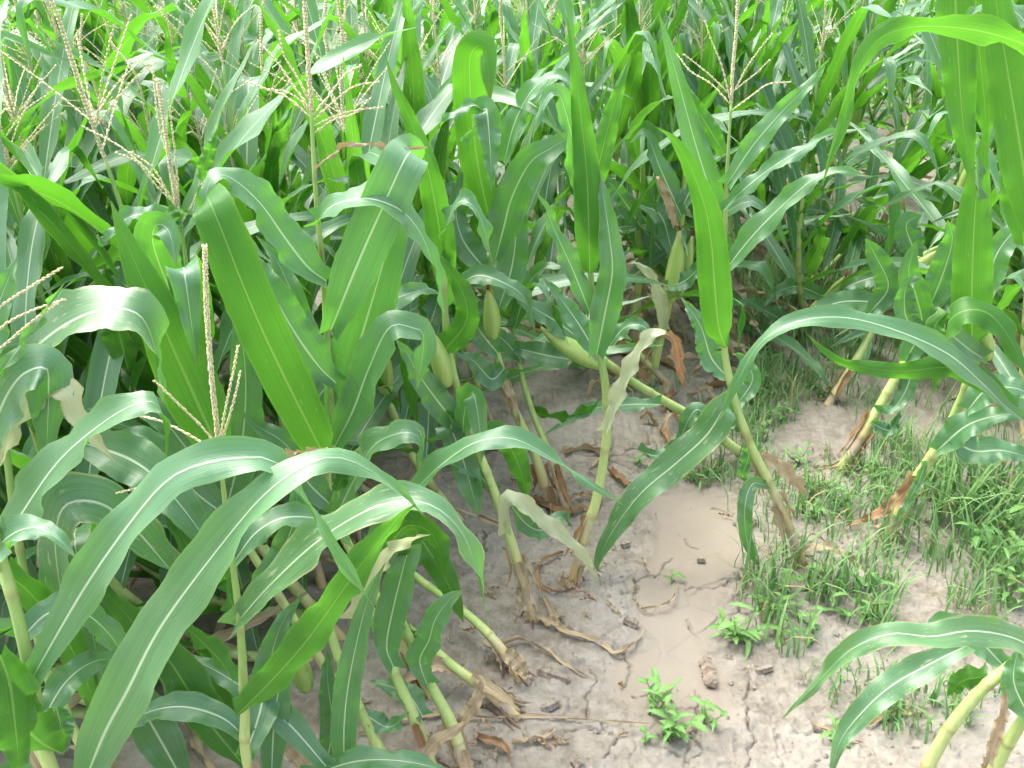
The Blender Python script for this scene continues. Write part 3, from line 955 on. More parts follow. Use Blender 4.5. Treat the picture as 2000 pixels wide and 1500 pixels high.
# I: tasselled plant right of the clearing
p = Plant('tasselled maize plant right of the clearing with yellow lower stalk and straight blades', '1570,1092 1515,970 1462,860 1432,770 1415,680 1413,560 1417,420 1422,300 1428,205', (2.07, 2.1, 2.14, 2.16), 0.0135, 0.003, nodes=[0.1, 0.22, 0.34, 0.46, 0.58, 0.68, 0.77, 0.86], base_tan=0.3)
p.tassel('1428,208 1432,130 1438,60 1442,-20', ['1427,200 1410,130 1390,80 1378,45', '1426,185 1390,150 1360,125 1338,108', '1427,205 1390,165 1350,140 1325,110', '1430,185 1460,130 1485,95 1505,70', '1430,180 1455,160 1480,140 1500,120', '1430,215 1470,185 1500,165 1540,160'], 2.15)
p.leaf('1418,680 1404,640 1396,560 1390,480 1376,400 1345,320 1315,272 1282,248', (2.1, 2.05, 2.0, 1.98), 0.078, f=(1, .7), side='l', base=.75, tip=2.6, ripple=.004)
p.leaf('1418,485 1392,390 1358,280 1325,160 1300,70 1285,20', (2.16, 2.18), 0.066, f=(1, 1), base=.4, tip=2.2)
p.leaf('1420,360 1470,285 1530,215 1580,165 1622,112', (2.1, 2.05), 0.05, f=(.9, .9), base=.5)
p.leaf('1412,412 1450,372 1510,325 1570,290 1625,262 1690,250', (2.1, 2.02), 0.042, f=(.6, .4), base=.4)
p.leaf('1415,530 1470,460 1540,390 1590,350 1640,335 1700,345', (2.12, 2.05), 0.06, f=(.8, .4))
p.leaf('1415,300 1360,210 1330,150', (2.16, 2.2), 0.045, f=(1, 1), side='l')
p.leaf('1440,800 1410,830 1420,790 1380,850 1320,905 1250,965 1195,1040 1165,1105 1178,1160', (2.12, 2.05, 2.05, 2.02, 2.0), 0.082, f=(.7, .8), mat='w', base=.25, tip=4, ripple=.01)
p.leaf('1425,740 1390,700 1370,640 1345,600 1330,580', (2.18, 2.25), 0.07, f=(.9, .9), ragged=.4)
p.leaf('1440,790 1470,740 1450,700 1430,690', (2.18, 2.22), 0.05, f=(.9, .9))
p.leaf('1500,950 1470,945 1455,990 1460,1060 1478,1140', (2.08, 2.02, 2.02), 0.04, f=(.8, .9), mat='w', tip=3.5, ripple=.009)
p.leaf('1480,890 1520,910 1550,935 1578,968', (2.12, 2.2), 0.04, f=(.6, .9), mat='d', tip=5)
p.leaf('1470,850 1460,900 1450,930 1470,935', (2.16, 2.2), 0.045, f=(.9, .9))
p.leaf('1568,1080 1590,1068 1640,1075 1690,1140 1705,1210', (2.05, 1.98), 0.025, f=(.5, .6), mat='d')

# J: right-hand plant with the two big horizontal blades
p = Plant('stout maize plant at the right edge with two big leaves swept left', '1735,1035 1795,930 1850,845 1900,720 1918,630 1928,560', (2.18, 2.15, 2.12, 2.1), 0.0175, 0.008, nodes=[0.1, 0.22, 0.36, 0.5, 0.64, 0.78, 0.9], base_tan=0.2)
p.leaf('2010,830 1960,790 1915,745 1850,690 1750,645 1650,620 1560,627 1490,665 1445,735 1415,800 1390,840', (1.95, 1.9, 1.88, 1.88, 1.9), 0.060, f=(.55, .5), base=.3, tip=2.8)
p.leaf('1985,800 1920,745 1850,718 1760,725 1660,712 1610,685 1576,652', (1.97, 1.95, 1.95), 0.058, f=(.85, .9), side='l', base=.5, tip=2)
p.leaf('1900,690 1898,600 1900,500 1905,400 1915,320 1922,255', (2.0, 1.98), 0.085, f=(1, 1), side='l', mat='g', base=.8, tip=3.2)
p.leaf('1912,390 1905,320 1895,270 1875,262 1850,300', (1.98, 1.95), 0.035, f=(.6, .5), mat='w', ragged=.4)
p.leaf('1920,700 1890,680 1850,640 1880,608 1930,612 1975,665 2010,745', (2.0, 1.94, 1.9), 0.072, f=(.7, .5), tip=4)
p.leaf('1850,610 1825,640 1830,700 1822,770', (2.0, 1.98), 0.05, f=(.9, .9), side='l')
p.leaf('1890,800 1930,760 1990,760 2030,790', (2.05, 2.0), 0.075, f=(.8, .5))
p.leaf('1830,880 1890,830 1960,810 2020,815', (2.1, 2.0), 0.08, f=(.8, .6))
p.leaf('1850,850 1900,880 1960,880 2030,900', (2.1, 2.05), 0.08, f=(.7, .6))
p.leaf('1790,930 1770,960 1720,1000 1650,1028', (2.15, 2.15), 0.035, f=(.9, .9), mat='b')
p.leaf('1810,900 1790,950 1760,1000 1740,1030', (2.1, 2.1), 0.03, f=(.9, .9), mat='w', ragged=.4)
p.leaf('1928,575 1945,500 1990,440 2030,400', (2.1, 2.1), 0.07, f=(.9, .9))
p.ear((1925, 700), (1905, 610), 2.02, .022)

# near plant standing outside the right edge
p = Plant('tall maize plant cut by the right edge, long blade arching over the top corner', '2080,1100 2060,700 2040,350 2030,50', (1.75, 1.72, 1.7), 0.015, 0.009, nodes=6, lean=0.1)
p.leaf('2090,140 2040,105 1990,82 1900,58 1790,52 1715,78 1670,150 1648,240 1622,310 1606,362', (1.62, 1.5, 1.46, 1.44, 1.44), 0.044, f=(.35, 1), side='l', mat='g', base=.9, tip=2.6)
p.leaf('1868,-120 1866,0 1872,120 1880,230 1895,330 1905,370', (1.72, 1.7), 0.062, f=(1, 1), side='l', base=.8, tip=3)
p.leaf('1900,-120 1905,0 1915,120 1925,220 1930,300', (1.76, 1.78), 0.056, f=(1, 1), side='l', base=.8, tip=3)
p.leaf('2030,480 2005,360 1985,240 1965,120 1945,0 1930,-120', (1.66, 1.64), 0.072, f=(1, 1), side='l', base=.7, tip=4)
p.leaf('2000,480 1990,360 1978,240 1970,160', (1.72, 1.76), 0.07, f=(1, 1), side='l')
p.leaf('2040,120 2000,40 1960,15 1910,20 1875,50', (1.7, 1.66), 0.05, f=(.6, .4), side='u')

# K: bottom right corner plant
p = Plant('maize plant at the lower right corner with chewed drooping leaves', '1790,1530 1850,1430 1915,1350 1985,1290 2060,1210 2100,1100', (1.37, 1.4, 1.42, 1.4), 0.0135, 0.009, nodes=5, base_tan=0.15, lean=-.3)
p.leaf('2060,1300 1990,1250 1900,1232 1820,1243 1740,1238 1660,1270 1590,1340 1528,1404', (1.34, 1.28, 1.28, 1.32), 0.055, f=(.65, .7), mat='w', base=.7, tip=2.4)
p.leaf('1890,1260 1820,1295 1740,1340 1680,1395 1640,1450 1622,1520', (1.42, 1.38, 1.34), 0.060, f=(.85, .9), mat='w', base=.5, tip=2.8, ripple=.008)
p.leaf('1960,1300 1900,1240 1840,1215 1790,1235', (1.46, 1.52), 0.06, f=(.7, .6))
p.leaf('1930,1320 1880,1330 1850,1360', (1.42, 1.45), 0.05, f=(.8, .8), side='l')

p = Plant('second stalk cut by the lower right corner, greener and lower', '1925,1530 1965,1460 2010,1390 2080,1300', (1.36, 1.36, 1.34), 0.0135, 0.009, nodes=3, base_tan=0.1, lean=-.3)
p.leaf('1930,1490 1945,1440 1960,1390 1965,1340', (1.33, 1.33), 0.025, f=(.9, .9), mat='d')
p.leaf('2010,1400 1980,1330 1990,1260', (1.35, 1.4), 0.06, f=(.9, .9))

# L: group of fallen stalks at the bottom
p = Plant('fallen maize stalk with purple brace roots lying toward the bare soil', '1022,1318 975,1262 930,1215 880,1175 830,1140 770,1090', (1.66, 1.74, 1.8, 1.85), 0.012, 0.008, nodes=[0.14, 0.3, 0.52, 0.75], base_tan=0.4)
p.leaf('985,1275 1000,1285 1015,1300 1028,1322', (1.66, 1.64), 0.035, f=(1, 1), mat='d', base=.9, tip=4)
p.leaf('770,1060 800,1030 840,1080 875,1140 905,1215', (1.75, 1.68, 1.66), 0.062, f=(.9, 1), side='l', base=.8, tip=4)
p.leaf('740,1100 790,1030 840,1040 862,1090 868,1135', (1.6, 1.56), 0.07, f=(.6, .8), side='l', tip=3)

p = Plant('fallen maize stalk with reddish purple roots just below the first fallen one', '1012,1398 955,1352 890,1305 830,1255 770,1200 710,1130', (1.55, 1.6, 1.66, 1.72), 0.0125, 0.008, nodes=[0.12, 0.26, 0.45, 0.7], base_tan=0.4)
p.leaf('830,1255 790,1240 750,1200 720,1150', (1.62, 1.66), 0.05, f=(.8, .8), side='l')
p.leaf('900,1310 850,1300 790,1330 760,1370', (1.62, 1.58), 0.035, f=(.6, .6), mat='d', ragged=.3)

p = Plant('green maize stalk with a short twisted leaf at the bottom edge', '918,1510 880,1412 838,1332 800,1250 770,1180', (1.4, 1.46, 1.5, 1.52), 0.0135, 0.009, nodes=[0.2, 0.55, 0.8], base_tan=0.3)
p.leaf('833,1335 820,1290 838,1250 850,1210 875,1175 905,1152', (1.46, 1.42, 1.42), 0.052, f=(.8, .9), base=.5, tip=6)
p.leaf('890,1430 905,1405 930,1370 942,1330 935,1318', (1.46, 1.5), 0.03, f=(.8, .8), mat='d', tip=4, ragged=.3)
p.leaf('810,1500 850,1450 890,1425 920,1400', (1.38, 1.4), 0.035, f=(.8, .8), mat='d', ragged=.2)

p = Plant('pale green maize stalk clasped by a bluish folded leaf near the bottom', '850,1500 808,1400 765,1302 730,1210 700,1120', (1.4, 1.42, 1.46, 1.5), 0.0125, 0.009, nodes=[0.3, 0.55, 0.8], base_tan=0.1)
p.leaf('768,1302 755,1260 770,1180 790,1100 800,1060 775,1080 755,1110', (1.42, 1.4, 1.4), 0.06, f=(.9, .9), base=.5, tip=5)
p.leaf('825,1398 800,1360 760,1340 720,1330', (1.42, 1.45), 0.05, f=(.7, .7))
p.leaf('705,1105 755,1010 805,962 865,905 930,863 1000,856 1070,890 1140,937 1217,986', (1.5, 1.45, 1.42, 1.42, 1.46), 0.056, f=(.35, .3), base=.5, tip=2.6)
p.leaf('690,1210 735,1110 790,1060 840,1044', (1.42, 1.36), 0.05, f=(.7, .5), mat='p', tip=2)

p = Plant('maize stalk at the bottom behind a long pale vertical leaf', '790,1540 745,1470 700,1380 660,1280 630,1180', (1.36, 1.38, 1.4, 1.45), 0.0125, 0.008, nodes=[0.25, 0.5, 0.75], base_tan=0.1)
p.leaf('672,1500 672,1420 680,1340 700,1240 720,1170 752,1100', (1.34, 1.31, 1.31), 0.05, f=(1, .9), base=.8, tip=4)
p.leaf('700,1390 720,1400 760,1420 800,1390', (1.4, 1.38), 0.04, f=(.6, .6))
p.leaf('640,1500 650,1420 640,1330 640,1260', (1.42, 1.46), 0.055, f=(1, 1))
p.leaf('600,1520 680,1490 760,1484 850,1500 920,1540', (1.3, 1.26), 0.05, f=(.4, .3))
p.leaf('560,1440 600,1490 630,1530', (1.4, 1.38), 0.06, f=(.8, .8), mat='d', ragged=.2)

# M: pale stalk with the fat pale ear behind the clearing
p = Plant('pale maize stalk with fat upright husked ear behind the clearing', '1268,745 1292,650 1308,580 1322,490 1335,400 1340,300', (3.0, 2.95, 2.9), 0.0175, 0.007, nodes=5, base_tan=0.1)
p.ear((1306, 590), (1328, 450), 2.86, 0.027, 1.0)
p.ear((1322, 580), (1352, 460), 2.9, 0.022, .95)
p.leaf('1300,560 1335,550 1370,520 1400,500', (2.85, 2.8), 0.06, f=(.8, .7))
p.leaf('1295,640 1290,590 1270,540 1245,515 1225,515', (2.85, 2.8), 0.05, f=(.9, .6), mat='p')
p.leaf('1318,440 1300,380 1285,345 1288,370', (2.85, 2.8), 0.032, f=(.9, .9), mat='d', ragged=.3)
p.leaf('1335,400 1370,330 1420,290', (2.9, 2.9), 0.07, f=(.9, .6))
p.leaf('1330,420 1290,330 1260,260 1230,280', (2.9, 2.9), 0.07, f=(.9, .5))
p.leaf('1265,740 1230,720 1200,760', (2.95, 2.9), 0.05, f=(.6, .5), mat='b')

p = Plant('maize plant with a crooked pale stalk and drooping leaf behind the kinked stalk', '1235,640 1252,520 1245,440 1255,350 1250,240', (3.3, 3.2, 3.15), 0.016, 0.006, nodes=5)
p.leaf('1250,440 1210,380 1185,350 1170,340', (3.1, 3.05), 0.07, f=(.9, .7))
p.leaf('1250,330 1240,270 1262,255 1285,300 1280,400', (3.1, 3.0), 0.06, f=(.9, .9), side='l')
p.leaf('1252,400 1290,420 1310,480 1330,560', (3.1, 3.0), 0.07, f=(.8, .5))
p.leaf('1245,440 1200,450 1190,500', (3.1, 3.05), 0.06, f=(.7, .5))

# right-hand lodged stalks rising to the right
p = Plant('lodged maize stalk with tan base rising to the right above the weeds', '1640,918 1700,825 1760,720 1805,640 1840,560 1850,470', (2.5, 2.55, 2.6, 2.6), 0.0165, 0.009, nodes=[0.16, 0.36, 0.55, 0.75], base_tan=0.32)
p.leaf('1768,705 1800,640 1790,580 1775,530 1790,470', (2.55, 2.5), 0.075, f=(1, 1), base=.8, tip=5)
p.leaf('1800,640 1770,620 1770,560 1800,540', (2.5, 2.48), 0.06, f=(.9, .9), tip=4)
p.leaf('1790,690 1770,760 1740,800 1700,790', (2.55, 2.5), 0.055, f=(.8, .8))
p.leaf('1815,600 1840,540 1860,470 1850,430', (2.55, 2.5), 0.08, f=(1, 1), tip=4)
p.leaf('1820,620 1870,560 1900,530', (2.6, 2.6), 0.07, f=(.8, .8))
p.leaf('1700,825 1740,840 1760,800', (2.5, 2.5), 0.04, f=(.8, .8))

p = Plant('thinner lodged maize stalk left of the tan-based one, half hidden by the swept leaf', '1610,800 1680,690 1725,600 1765,530 1800,500 1840,480', (2.85, 2.95, 3.05, 3.1), 0.0155, 0.008, nodes=5, base_tan=0.25)
p.ear((1768, 545), (1835, 488), 3.04, .024, .85)
p.leaf('1700,610 1735,560 1710,500 1690,465', (2.9, 2.85), 0.075, f=(1, .9), tip=5, base=.7)
p.leaf('1730,590 1640,590 1580,620 1540,640', (2.95, 2.85), 0.08, f=(.7, .6))
p.leaf('1790,500 1770,440 1800,420', (3.0, 3.0), 0.085, f=(1, .8), tip=5)

p = Plant('low lodged maize stalk at the weed line behind the clearing', '1545,660 1590,600 1640,560 1700,530', (3.35, 3.4, 3.45), 0.016, 0.009, nodes=4, base_tan=0.2)
p.ear((1612, 590), (1650, 540), 3.38, .02, .8)
p.leaf('1560,640 1500,610 1460,590 1420,600', (3.35, 3.2), 0.07, f=(.6, .5), mat='w')
p.leaf('1600,590 1650,600 1700,590 1740,560', (3.35, 3.2), 0.08, f=(.7, .6))
p.leaf('1610,580 1560,560 1520,570 1490,600', (3.4, 3.3), 0.08, f=(.7, .6))
p.leaf('1650,560 1720,540 1780,560', (3.4, 3.3), 0.08, f=(.7, .6))

# ------------------------------------------------------------------ maize of the dense stand: a few grown kinds, copied one by one
def grown_leaf(root, p0, az, e0, droop, L, W, seed, twist=0.0, kink=None, mat='g', n=24, power=1.35):
    rn = random.Random(seed)
    dead = mat == 'd'
    if dead:
        W, L, twist = W * .42, L * .75, rn.choice((-1, 1)) * rn.uniform(2, 4)
    pts, p = [p0.copy()], p0.copy()
    a = az
    for i in range(n):
        t = (i + 0.5) / n
        e = e0 - droop * t ** power
        if kink and t > kink[0]:
            e -= kink[1] * smooth(kink[0], kink[0] + 0.07, t)
        e = max(e, -1.5)
        a += rn.uniform(-0.02, 0.02) + 0.012 * twist
        p = p + Vector((math.cos(a) * math.cos(e), math.sin(a) * math.cos(e), math.sin(e))) * (L / n)
        pts.append(p.copy())
    def sides(i, q, T):
        s = Vector((math.sin(az), -math.cos(az), 0))
        return Matrix.Rotation(twist * (i / n), 3, T) @ s
    me = leaf_mesh(pts, W, sides, fold=.9 if dead else rn.uniform(.12, .28), ragged=.35 if dead else 0, ripple=.012 if dead else rn.uniform(.004, .011), seed=seed, mat=MATS[mat], base=rn.uniform(.45, .6), tip=rn.uniform(2, 3), n=n)
    return link('leaf', me, root)

def grown_plant(seed, H, lean, tassel=True, ear=True, leaves=9):
    rn = random.Random(seed)
    root = link('maize_plant', None)
    root.empty_display_size = 0.05
    n = 30
    pts, p = [Vector((0, 0, -0.02))], Vector((0, 0, -0.02))
    for i in range(n):
        t = (i + 0.5) / n
        a = lean * (1 - smooth(0.05, 0.65, t)) + rn.uniform(-0.03, 0.03) + 0.06
        p = p + Vector((-math.sin(a), 0.05 * math.sin(a), math.cos(a))) * (H / n)
        pts.append(p.copy())
    nds = [0.1 + 0.82 * (i + rn.uniform(-.15, .15)) / leaves for i in range(leaves)]
    link('stalk', stalk_mesh(pts[::3], 0.0135, 0.0035, nds, Vector((0, 0, 0)), seed, 0.16), root)
    az0 = rn.uniform(0, 6.28)
    def on(t):
        q = t * n
        j = min(int(q), n - 1)
        return pts[j].lerp(pts[j + 1], q - j)
    for i, t in enumerate(nds):
        az = az0 + math.pi * (i % 2) + rn.uniform(-0.5, 0.5)
        mid = math.sin(math.pi * (0.15 + 0.8 * t)) ** 0.7
        kink = (rn.uniform(.45, .8), rn.uniform(.9, 2.2)) if rn.random() < 0.42 else None
        mat = 'd' if i == 0 and rn.random() < 0.8 else ('w' if rn.random() < 0.18 else 'g')
        e0 = rn.uniform(1.05, 1.4) if t > 0.3 else rn.uniform(0.5, 0.9)
        if mat == 'd':
            e0, kink = 0.2, None
        grown_leaf(root, on(t + 0.03), az, e0, rn.choice((rn.uniform(.2, .9), rn.uniform(.6, 2.0))), (0.36 + 0.42 * mid) * rn.uniform(.85, 1.15), (0.034 + 0.032 * mid) * rn.uniform(.9, 1.1), seed * 31 + i,
                   twist=rn.uniform(-1.3, 1.3), kink=kink, mat=mat)
    top = pts[-1]
    if tassel:
        up = (pts[-1] - pts[-3]).normalized()
        sp = [top, top + up * 0.12, top + up * 0.24 + Vector((rn.uniform(-.02, .02), rn.uniform(-.02, .02), 0)), top + up * 0.33 + Vector((rn.uniform(-.04, .04), rn.uniform(-.04, .04), 0))]
        brs = []
        for k in range(rn.randint(6, 10)):
            a = rn.uniform(0, 6.28)
            d = Vector((math.cos(a), math.sin(a), 0))
            b = top + up * rn.uniform(0.01, 0.07)
            L = rn.uniform(.14, .22)
            e = rn.uniform(.45, 1.15)
            v = d * math.cos(e) + up * math.sin(e)
            brs.append([b, b + v * L * .5, b + v * L + Vector((0, 0, -0.03 * rn.random()))])
        make_tassel(root, sp, brs, Vector((0, 0, 0)), seed, 0.8)
    if ear:
        b = on(0.45)
        a = az0 + rn.uniform(-.4, .4)
        d = Vector((math.cos(a) * .35, math.sin(a) * .35, 1)).normalized()
        make_ear(root, b + Vector((math.cos(a), math.sin(a), 0)) * 0.012, b + d * 0.19, 0.023, Vector((0, 0, 0)), seed)
    root['top'] = tuple(top)
    return root

KINDS = []
for k in range(14):
    rn = random.Random(900 + k)
    KINDS.append(dict(root=grown_plant(40 + k, rn.uniform(1.12, 1.42), math.radians(rn.uniform(30, 58) if k % 2 else rn.uniform(6, 26)), tassel=k % 7 != 3, ear=k % 2 == 0, leaves=rn.choice((11, 12, 12, 13))), used=False, tassel=k % 7 != 3))

BLOCK = gpoly('640,1600 660,1330 760,1120 800,930 860,820 960,750 1080,700 1230,650 1400,620 1440,540 1560,470 1640,420 1790,420 1850,530 1990,700 2080,900 2300,1600')
def project(x, y):
    dz = -CAM_H
    d = y * C_ - dz * S_
    v = y * S_ + dz * C_
    return 1000 + 2000 * x / d, 750 - 2000 * v / d

FORCED = [(130, 130, 2.4), (205, 235, 2.3), (345, 120, 2.6), (425, 60, 3.0), (525, 235, 2.4), (650, 175, 2.6), (720, 120, 3.0), (800, 205, 2.6), (250, 60, 3.2), (100, 40, 3.0),
          (300, 290, 2.3), (392, 275, 2.25), (455, 315, 2.2), (682, 285, 2.15), (860, 175, 2.6), (987, 190, 2.9), (60, 130, 2.5), (480, 120, 2.9), (760, 110, 3.2), (1140, 150, 3.0), (930, 70, 3.6), (1250, 95, 3.4),
          (590, 100, 3.1), (170, 60, 3.1), (1370, 110, 3.3), (1600, 130, 3.2), (1500, 40, 3.8), (40, 260, 2.2), (240, 170, 2.7), (1060, 40, 3.8)]
spots = []
rs = random.Random(77)
FXY = [at(*q) for q in FORCED]
for _ in range(14000):
    y = 1.72 + 5.1 * rs.random() ** 1.1
    x = rs.uniform(-0.56, 0.6) * (y + 1.0)
    px, py = project(x, y)
    if px < -130 or px > 2200 or (y < 2.2 and px > 800) or (px > 1820 and y < 2.3):
        continue
    md = 0.20 if y < 3.2 else 0.235 if y < 5 else 0.27
    if any((x - a) ** 2 + (y - b) ** 2 < md * md for a, b in spots) or any((x - F_.x) ** 2 + (y - F_.y) ** 2 < .03 for F_ in FXY):
        continue
    if in_poly(np.array([x]), np.array([y]), BLOCK, 0.02)[0] > 0.2:
        continue
    spots.append((x, y))
spots.sort(key=lambda s: s[1])

COLS = ((200, 'by the left edge'), (480, 'above the leaning cream tassel'), (760, 'behind the tall tasselled plant'), (1050, 'left of the upright middle plant'),
        (1300, 'behind the upright middle plant'), (1550, 'behind the yellow-stalked tasselled plant'), (1800, 'behind the weedy gap'), (9999, 'by the right edge'))
ORD = ['nearest', 'second nearest', 'third nearest', 'fourth nearest', 'fifth nearest', 'sixth nearest', 'seventh nearest', 'eighth nearest', 'ninth nearest', 'tenth nearest', 'eleventh nearest', 'twelfth nearest',
       'thirteenth nearest', 'fourteenth nearest', 'fifteenth nearest', 'sixteenth nearest', 'seventeenth nearest', 'eighteenth nearest', 'nineteenth nearest', 'twentieth nearest', 'twenty-first nearest', 'twenty-second nearest', 'twenty-third nearest', 'twenty-fourth nearest', 'twenty-fifth nearest', 'twenty-sixth nearest']
FROM_LEFT = ['leftmost', 'second from the left', 'third from the left', 'fourth from the left', 'fifth from the left', 'sixth from the left', 'seventh from the left', 'eighth from the left', 'ninth from the left', 'tenth from the left',
             'tenth from the right', 'ninth from the right', 'eighth from the right', 'seventh from the right', 'sixth from the right', 'fifth from the right', 'fourth from the right', 'third from the right', 'second from the right', 'rightmost']
_seen = {}
def stand_label(x, y, tassel):
    t = 'tasselled' if tassel else 'tassel-less'
    px, py = project(x, y)
    col = next(w for lim, w in COLS if px < lim)
    if y > 4.9:
        return f'small far {t} maize plant in the top rows {col}', 'maize plants of the far rows ' + col
    k = _seen.get((col, tassel), 0)
    _seen[(col, tassel)] = k + 1
    return f'{ORD[min(k, len(ORD) - 1)]} {t} maize plant of the stand {col}', 'maize plants of the stand ' + col

def put_stand(kd, x, y, sc, rot):
    if not kd['used']:
        o = kd['root']
        kd['used'] = True
    else:
        o = copy_tree(kd['root'])
    o.location = (x, y, gz(x, y))
    o.scale = (sc, sc, sc)
    o.rotation_euler = rot
    PLACED.append((y, x, o, kd['tassel']))
PLACED = []
TK = [kd for kd in KINDS if kd['tassel']]
for px, py, Y in FORCED:
    kd = TK[rs.randrange(len(TK))]
    q = at(px, py, Y)
    top = Vector(kd['root']['top'])
    sc = min(1.12, max(.66, q.z / top.z))
    tz = rs.uniform(-1.0, 1.0) if px < 1500 else rs.uniform(0, 6.28)
    w = Matrix.Rotation(tz, 3, 'Z') @ top * sc
    put_stand(kd, q.x - w.x, q.y - w.y, sc, (0, 0, tz))
for x, y in ((1.55, 2.65), (1.75, 3.1), (1.62, 3.42), (1.82, 3.62), (1.95, 3.4), (1.72, 2.85), (2.0, 3.0), (0.75, 3.6), (0.95, 3.85), (0.6, 3.95), (1.15, 4.05), (0.85, 4.2), (1.05, 4.45), (1.3, 4.35), (0.5, 3.55), (1.5, 4.5), (0.3, 3.5)):
    put_stand(KINDS[rs.randrange(0, len(KINDS), 2)], x, y, rs.uniform(.9, 1.05), (0, 0, rs.uniform(0, 6.28)))
for x, y in spots:
    kd = KINDS[rs.randrange(len(KINDS))]
    sc = rs.uniform(.86, 1.06) * (1 - 0.10 * smooth(2.2, 3.4, y) - 0.14 * smooth(3.6, 5.0, y))
    px, _py = project(x, y)
    tz = rs.uniform(-1.1, 1.1) if px < 1450 and y < 4.5 else rs.uniform(0, 6.28)
    put_stand(kd, x, y, sc, (rs.uniform(-.06, .06), rs.uniform(-.08, .08), tz))
for y, x, o, ts in sorted(PLACED, key=lambda q: q[0]):
    lab, grp = stand_label(x, y, ts)
    tag(o, lab, 'maize plant', grp)
for kd in KINDS:
    if not kd['used']:
        for ch in list(kd['root'].children_recursive):
            bpy.data.objects.remove(ch)
        bpy.data.objects.remove(kd['root'])
print('stand plants', len(spots))

# rows beyond the last ones that can be told apart
def distant_maize():
    rn = random.Random(5)
    V, F, U = [], [], []
    for _ in range(520):
        y = rn.uniform(6.7, 14)
        x = rn.uniform(-.6, .62) * (y + 2)
        h = rn.uniform(.9, 1.15)
        for k in range(11):
            z = h * (.12 + .85 * k / 11)
            az = rn.uniform(0, 6.28)
            L, W = rn.uniform(.4, .7), rn.uniform(.05, .085)
            e0, dr = rn.uniform(.8, 1.3), rn.uniform(.8, 2.4)
            p = Vector((x, y, z))
            S = Vector((math.sin(az), -math.cos(az), 0))
            b = len(V)
            for i in range(9):
                t = i / 8
                e = e0 - dr * t ** 1.3
                w = W * .5 * (.5 + .5 * smooth(0, .3, t)) * (1 - t ** 2.4) + .0006
                V.extend([p - S * w + UP * w * .25, p.copy(), p + S * w + UP * w * .25])
                U.extend([(0, t), (.5, t), (1, t)])
                p = p + Vector((math.cos(az) * math.cos(e), math.sin(az) * math.cos(e), math.sin(e))) * (L / 8)
            for i in range(8):
                q = b + i * 3
                F.extend([(q, q + 1, q + 4, q + 3), (q + 1, q + 2, q + 5, q + 4)])
    tag(link('distant_maize', mesh('distant_maize', V, F, M_LEAF, uv=U)), 'unbroken mass of maize beyond the farthest rows', 'maize', kind='stuff')
distant_maize()

# plants laid flat across the weedy gap
LAID, GAP, LOWLEFT = [], [], []
for k in range(4):
    r_ = grown_plant(300 + k, 1.15, 1.0, tassel=False, ear=k % 2 == 0, leaves=9)
    LAID.append([r_, False])
for k, (a, b, tz, tilt) in enumerate(((1500, 640, 3.3, .5), (1580, 560, 3.0, .55), (1690, 640, 2.7, .5), (1650, 540, 3.5, .6), (1760, 560, 2.9, .5), (1880, 620, 2.6, .5), (1840, 520, 3.3, .55), (1930, 700, 2.9, .5),
                                     (1480, 560, .3, .5), (1400, 610, 3.5, .5), (1990, 640, 3.0, .4), (1720, 500, .2, .5), (1230, 650, .4, .5), (1560, 500, 2.4, .5), (1960, 800, 2.8, .45), (1440, 520, 3.4, .5), (1600, 620, 2.5, .6), (1780, 640, 2.2, .6), (1660, 470, .4, .5), (1540, 590, .8, .6),
                                     (640, 1290, .1, .35), (560, 1400, -.2, .4), (720, 1190, .2, .4), (470, 1330, .5, .4), (600, 1130, .0, .35),
                                     (560, 1060, .2, .3), (700, 1080, -.1, .3), (420, 1250, .1, .3), (330, 1400, -.1, .35), (520, 1210, -.3, .3), (250, 1300, .2, .3), (780, 1010, .1, .3), (640, 1000, .3, .3))):
    src = LAID[k % 4]
    o = src[0] if not src[1] else copy_tree(src[0])
    src[1] = True
    g_ = ground_at(a, b)
    o.location = (g_.x, g_.y, gz(g_.x, g_.y))
    o.rotation_euler = Matrix.Rotation(tz, 3, 'Z').to_euler()
    o.rotation_euler = (Matrix.Rotation(tz, 3, 'Z') @ Matrix.Rotation(-tilt, 3, 'Y')).to_euler()
    (LOWLEFT if a < 800 else GAP).append((a, o))

for k, (a, o) in enumerate(sorted(GAP, key=lambda q: q[0])):
    tag(o, 'flattened maize plant among the weeds behind the clearing, ' + (FROM_LEFT[k] if k < 10 else FROM_LEFT[20 - len(GAP) + k]), 'maize plant', 'flattened maize plants in the weedy gap')
for k, (a, o) in enumerate(sorted(LOWLEFT, key=lambda q: q[0])):
    tag(o, 'low fallen maize plant under the left foreground leaves, ' + FROM_LEFT[k], 'maize plant', 'fallen maize plants under the left foreground')

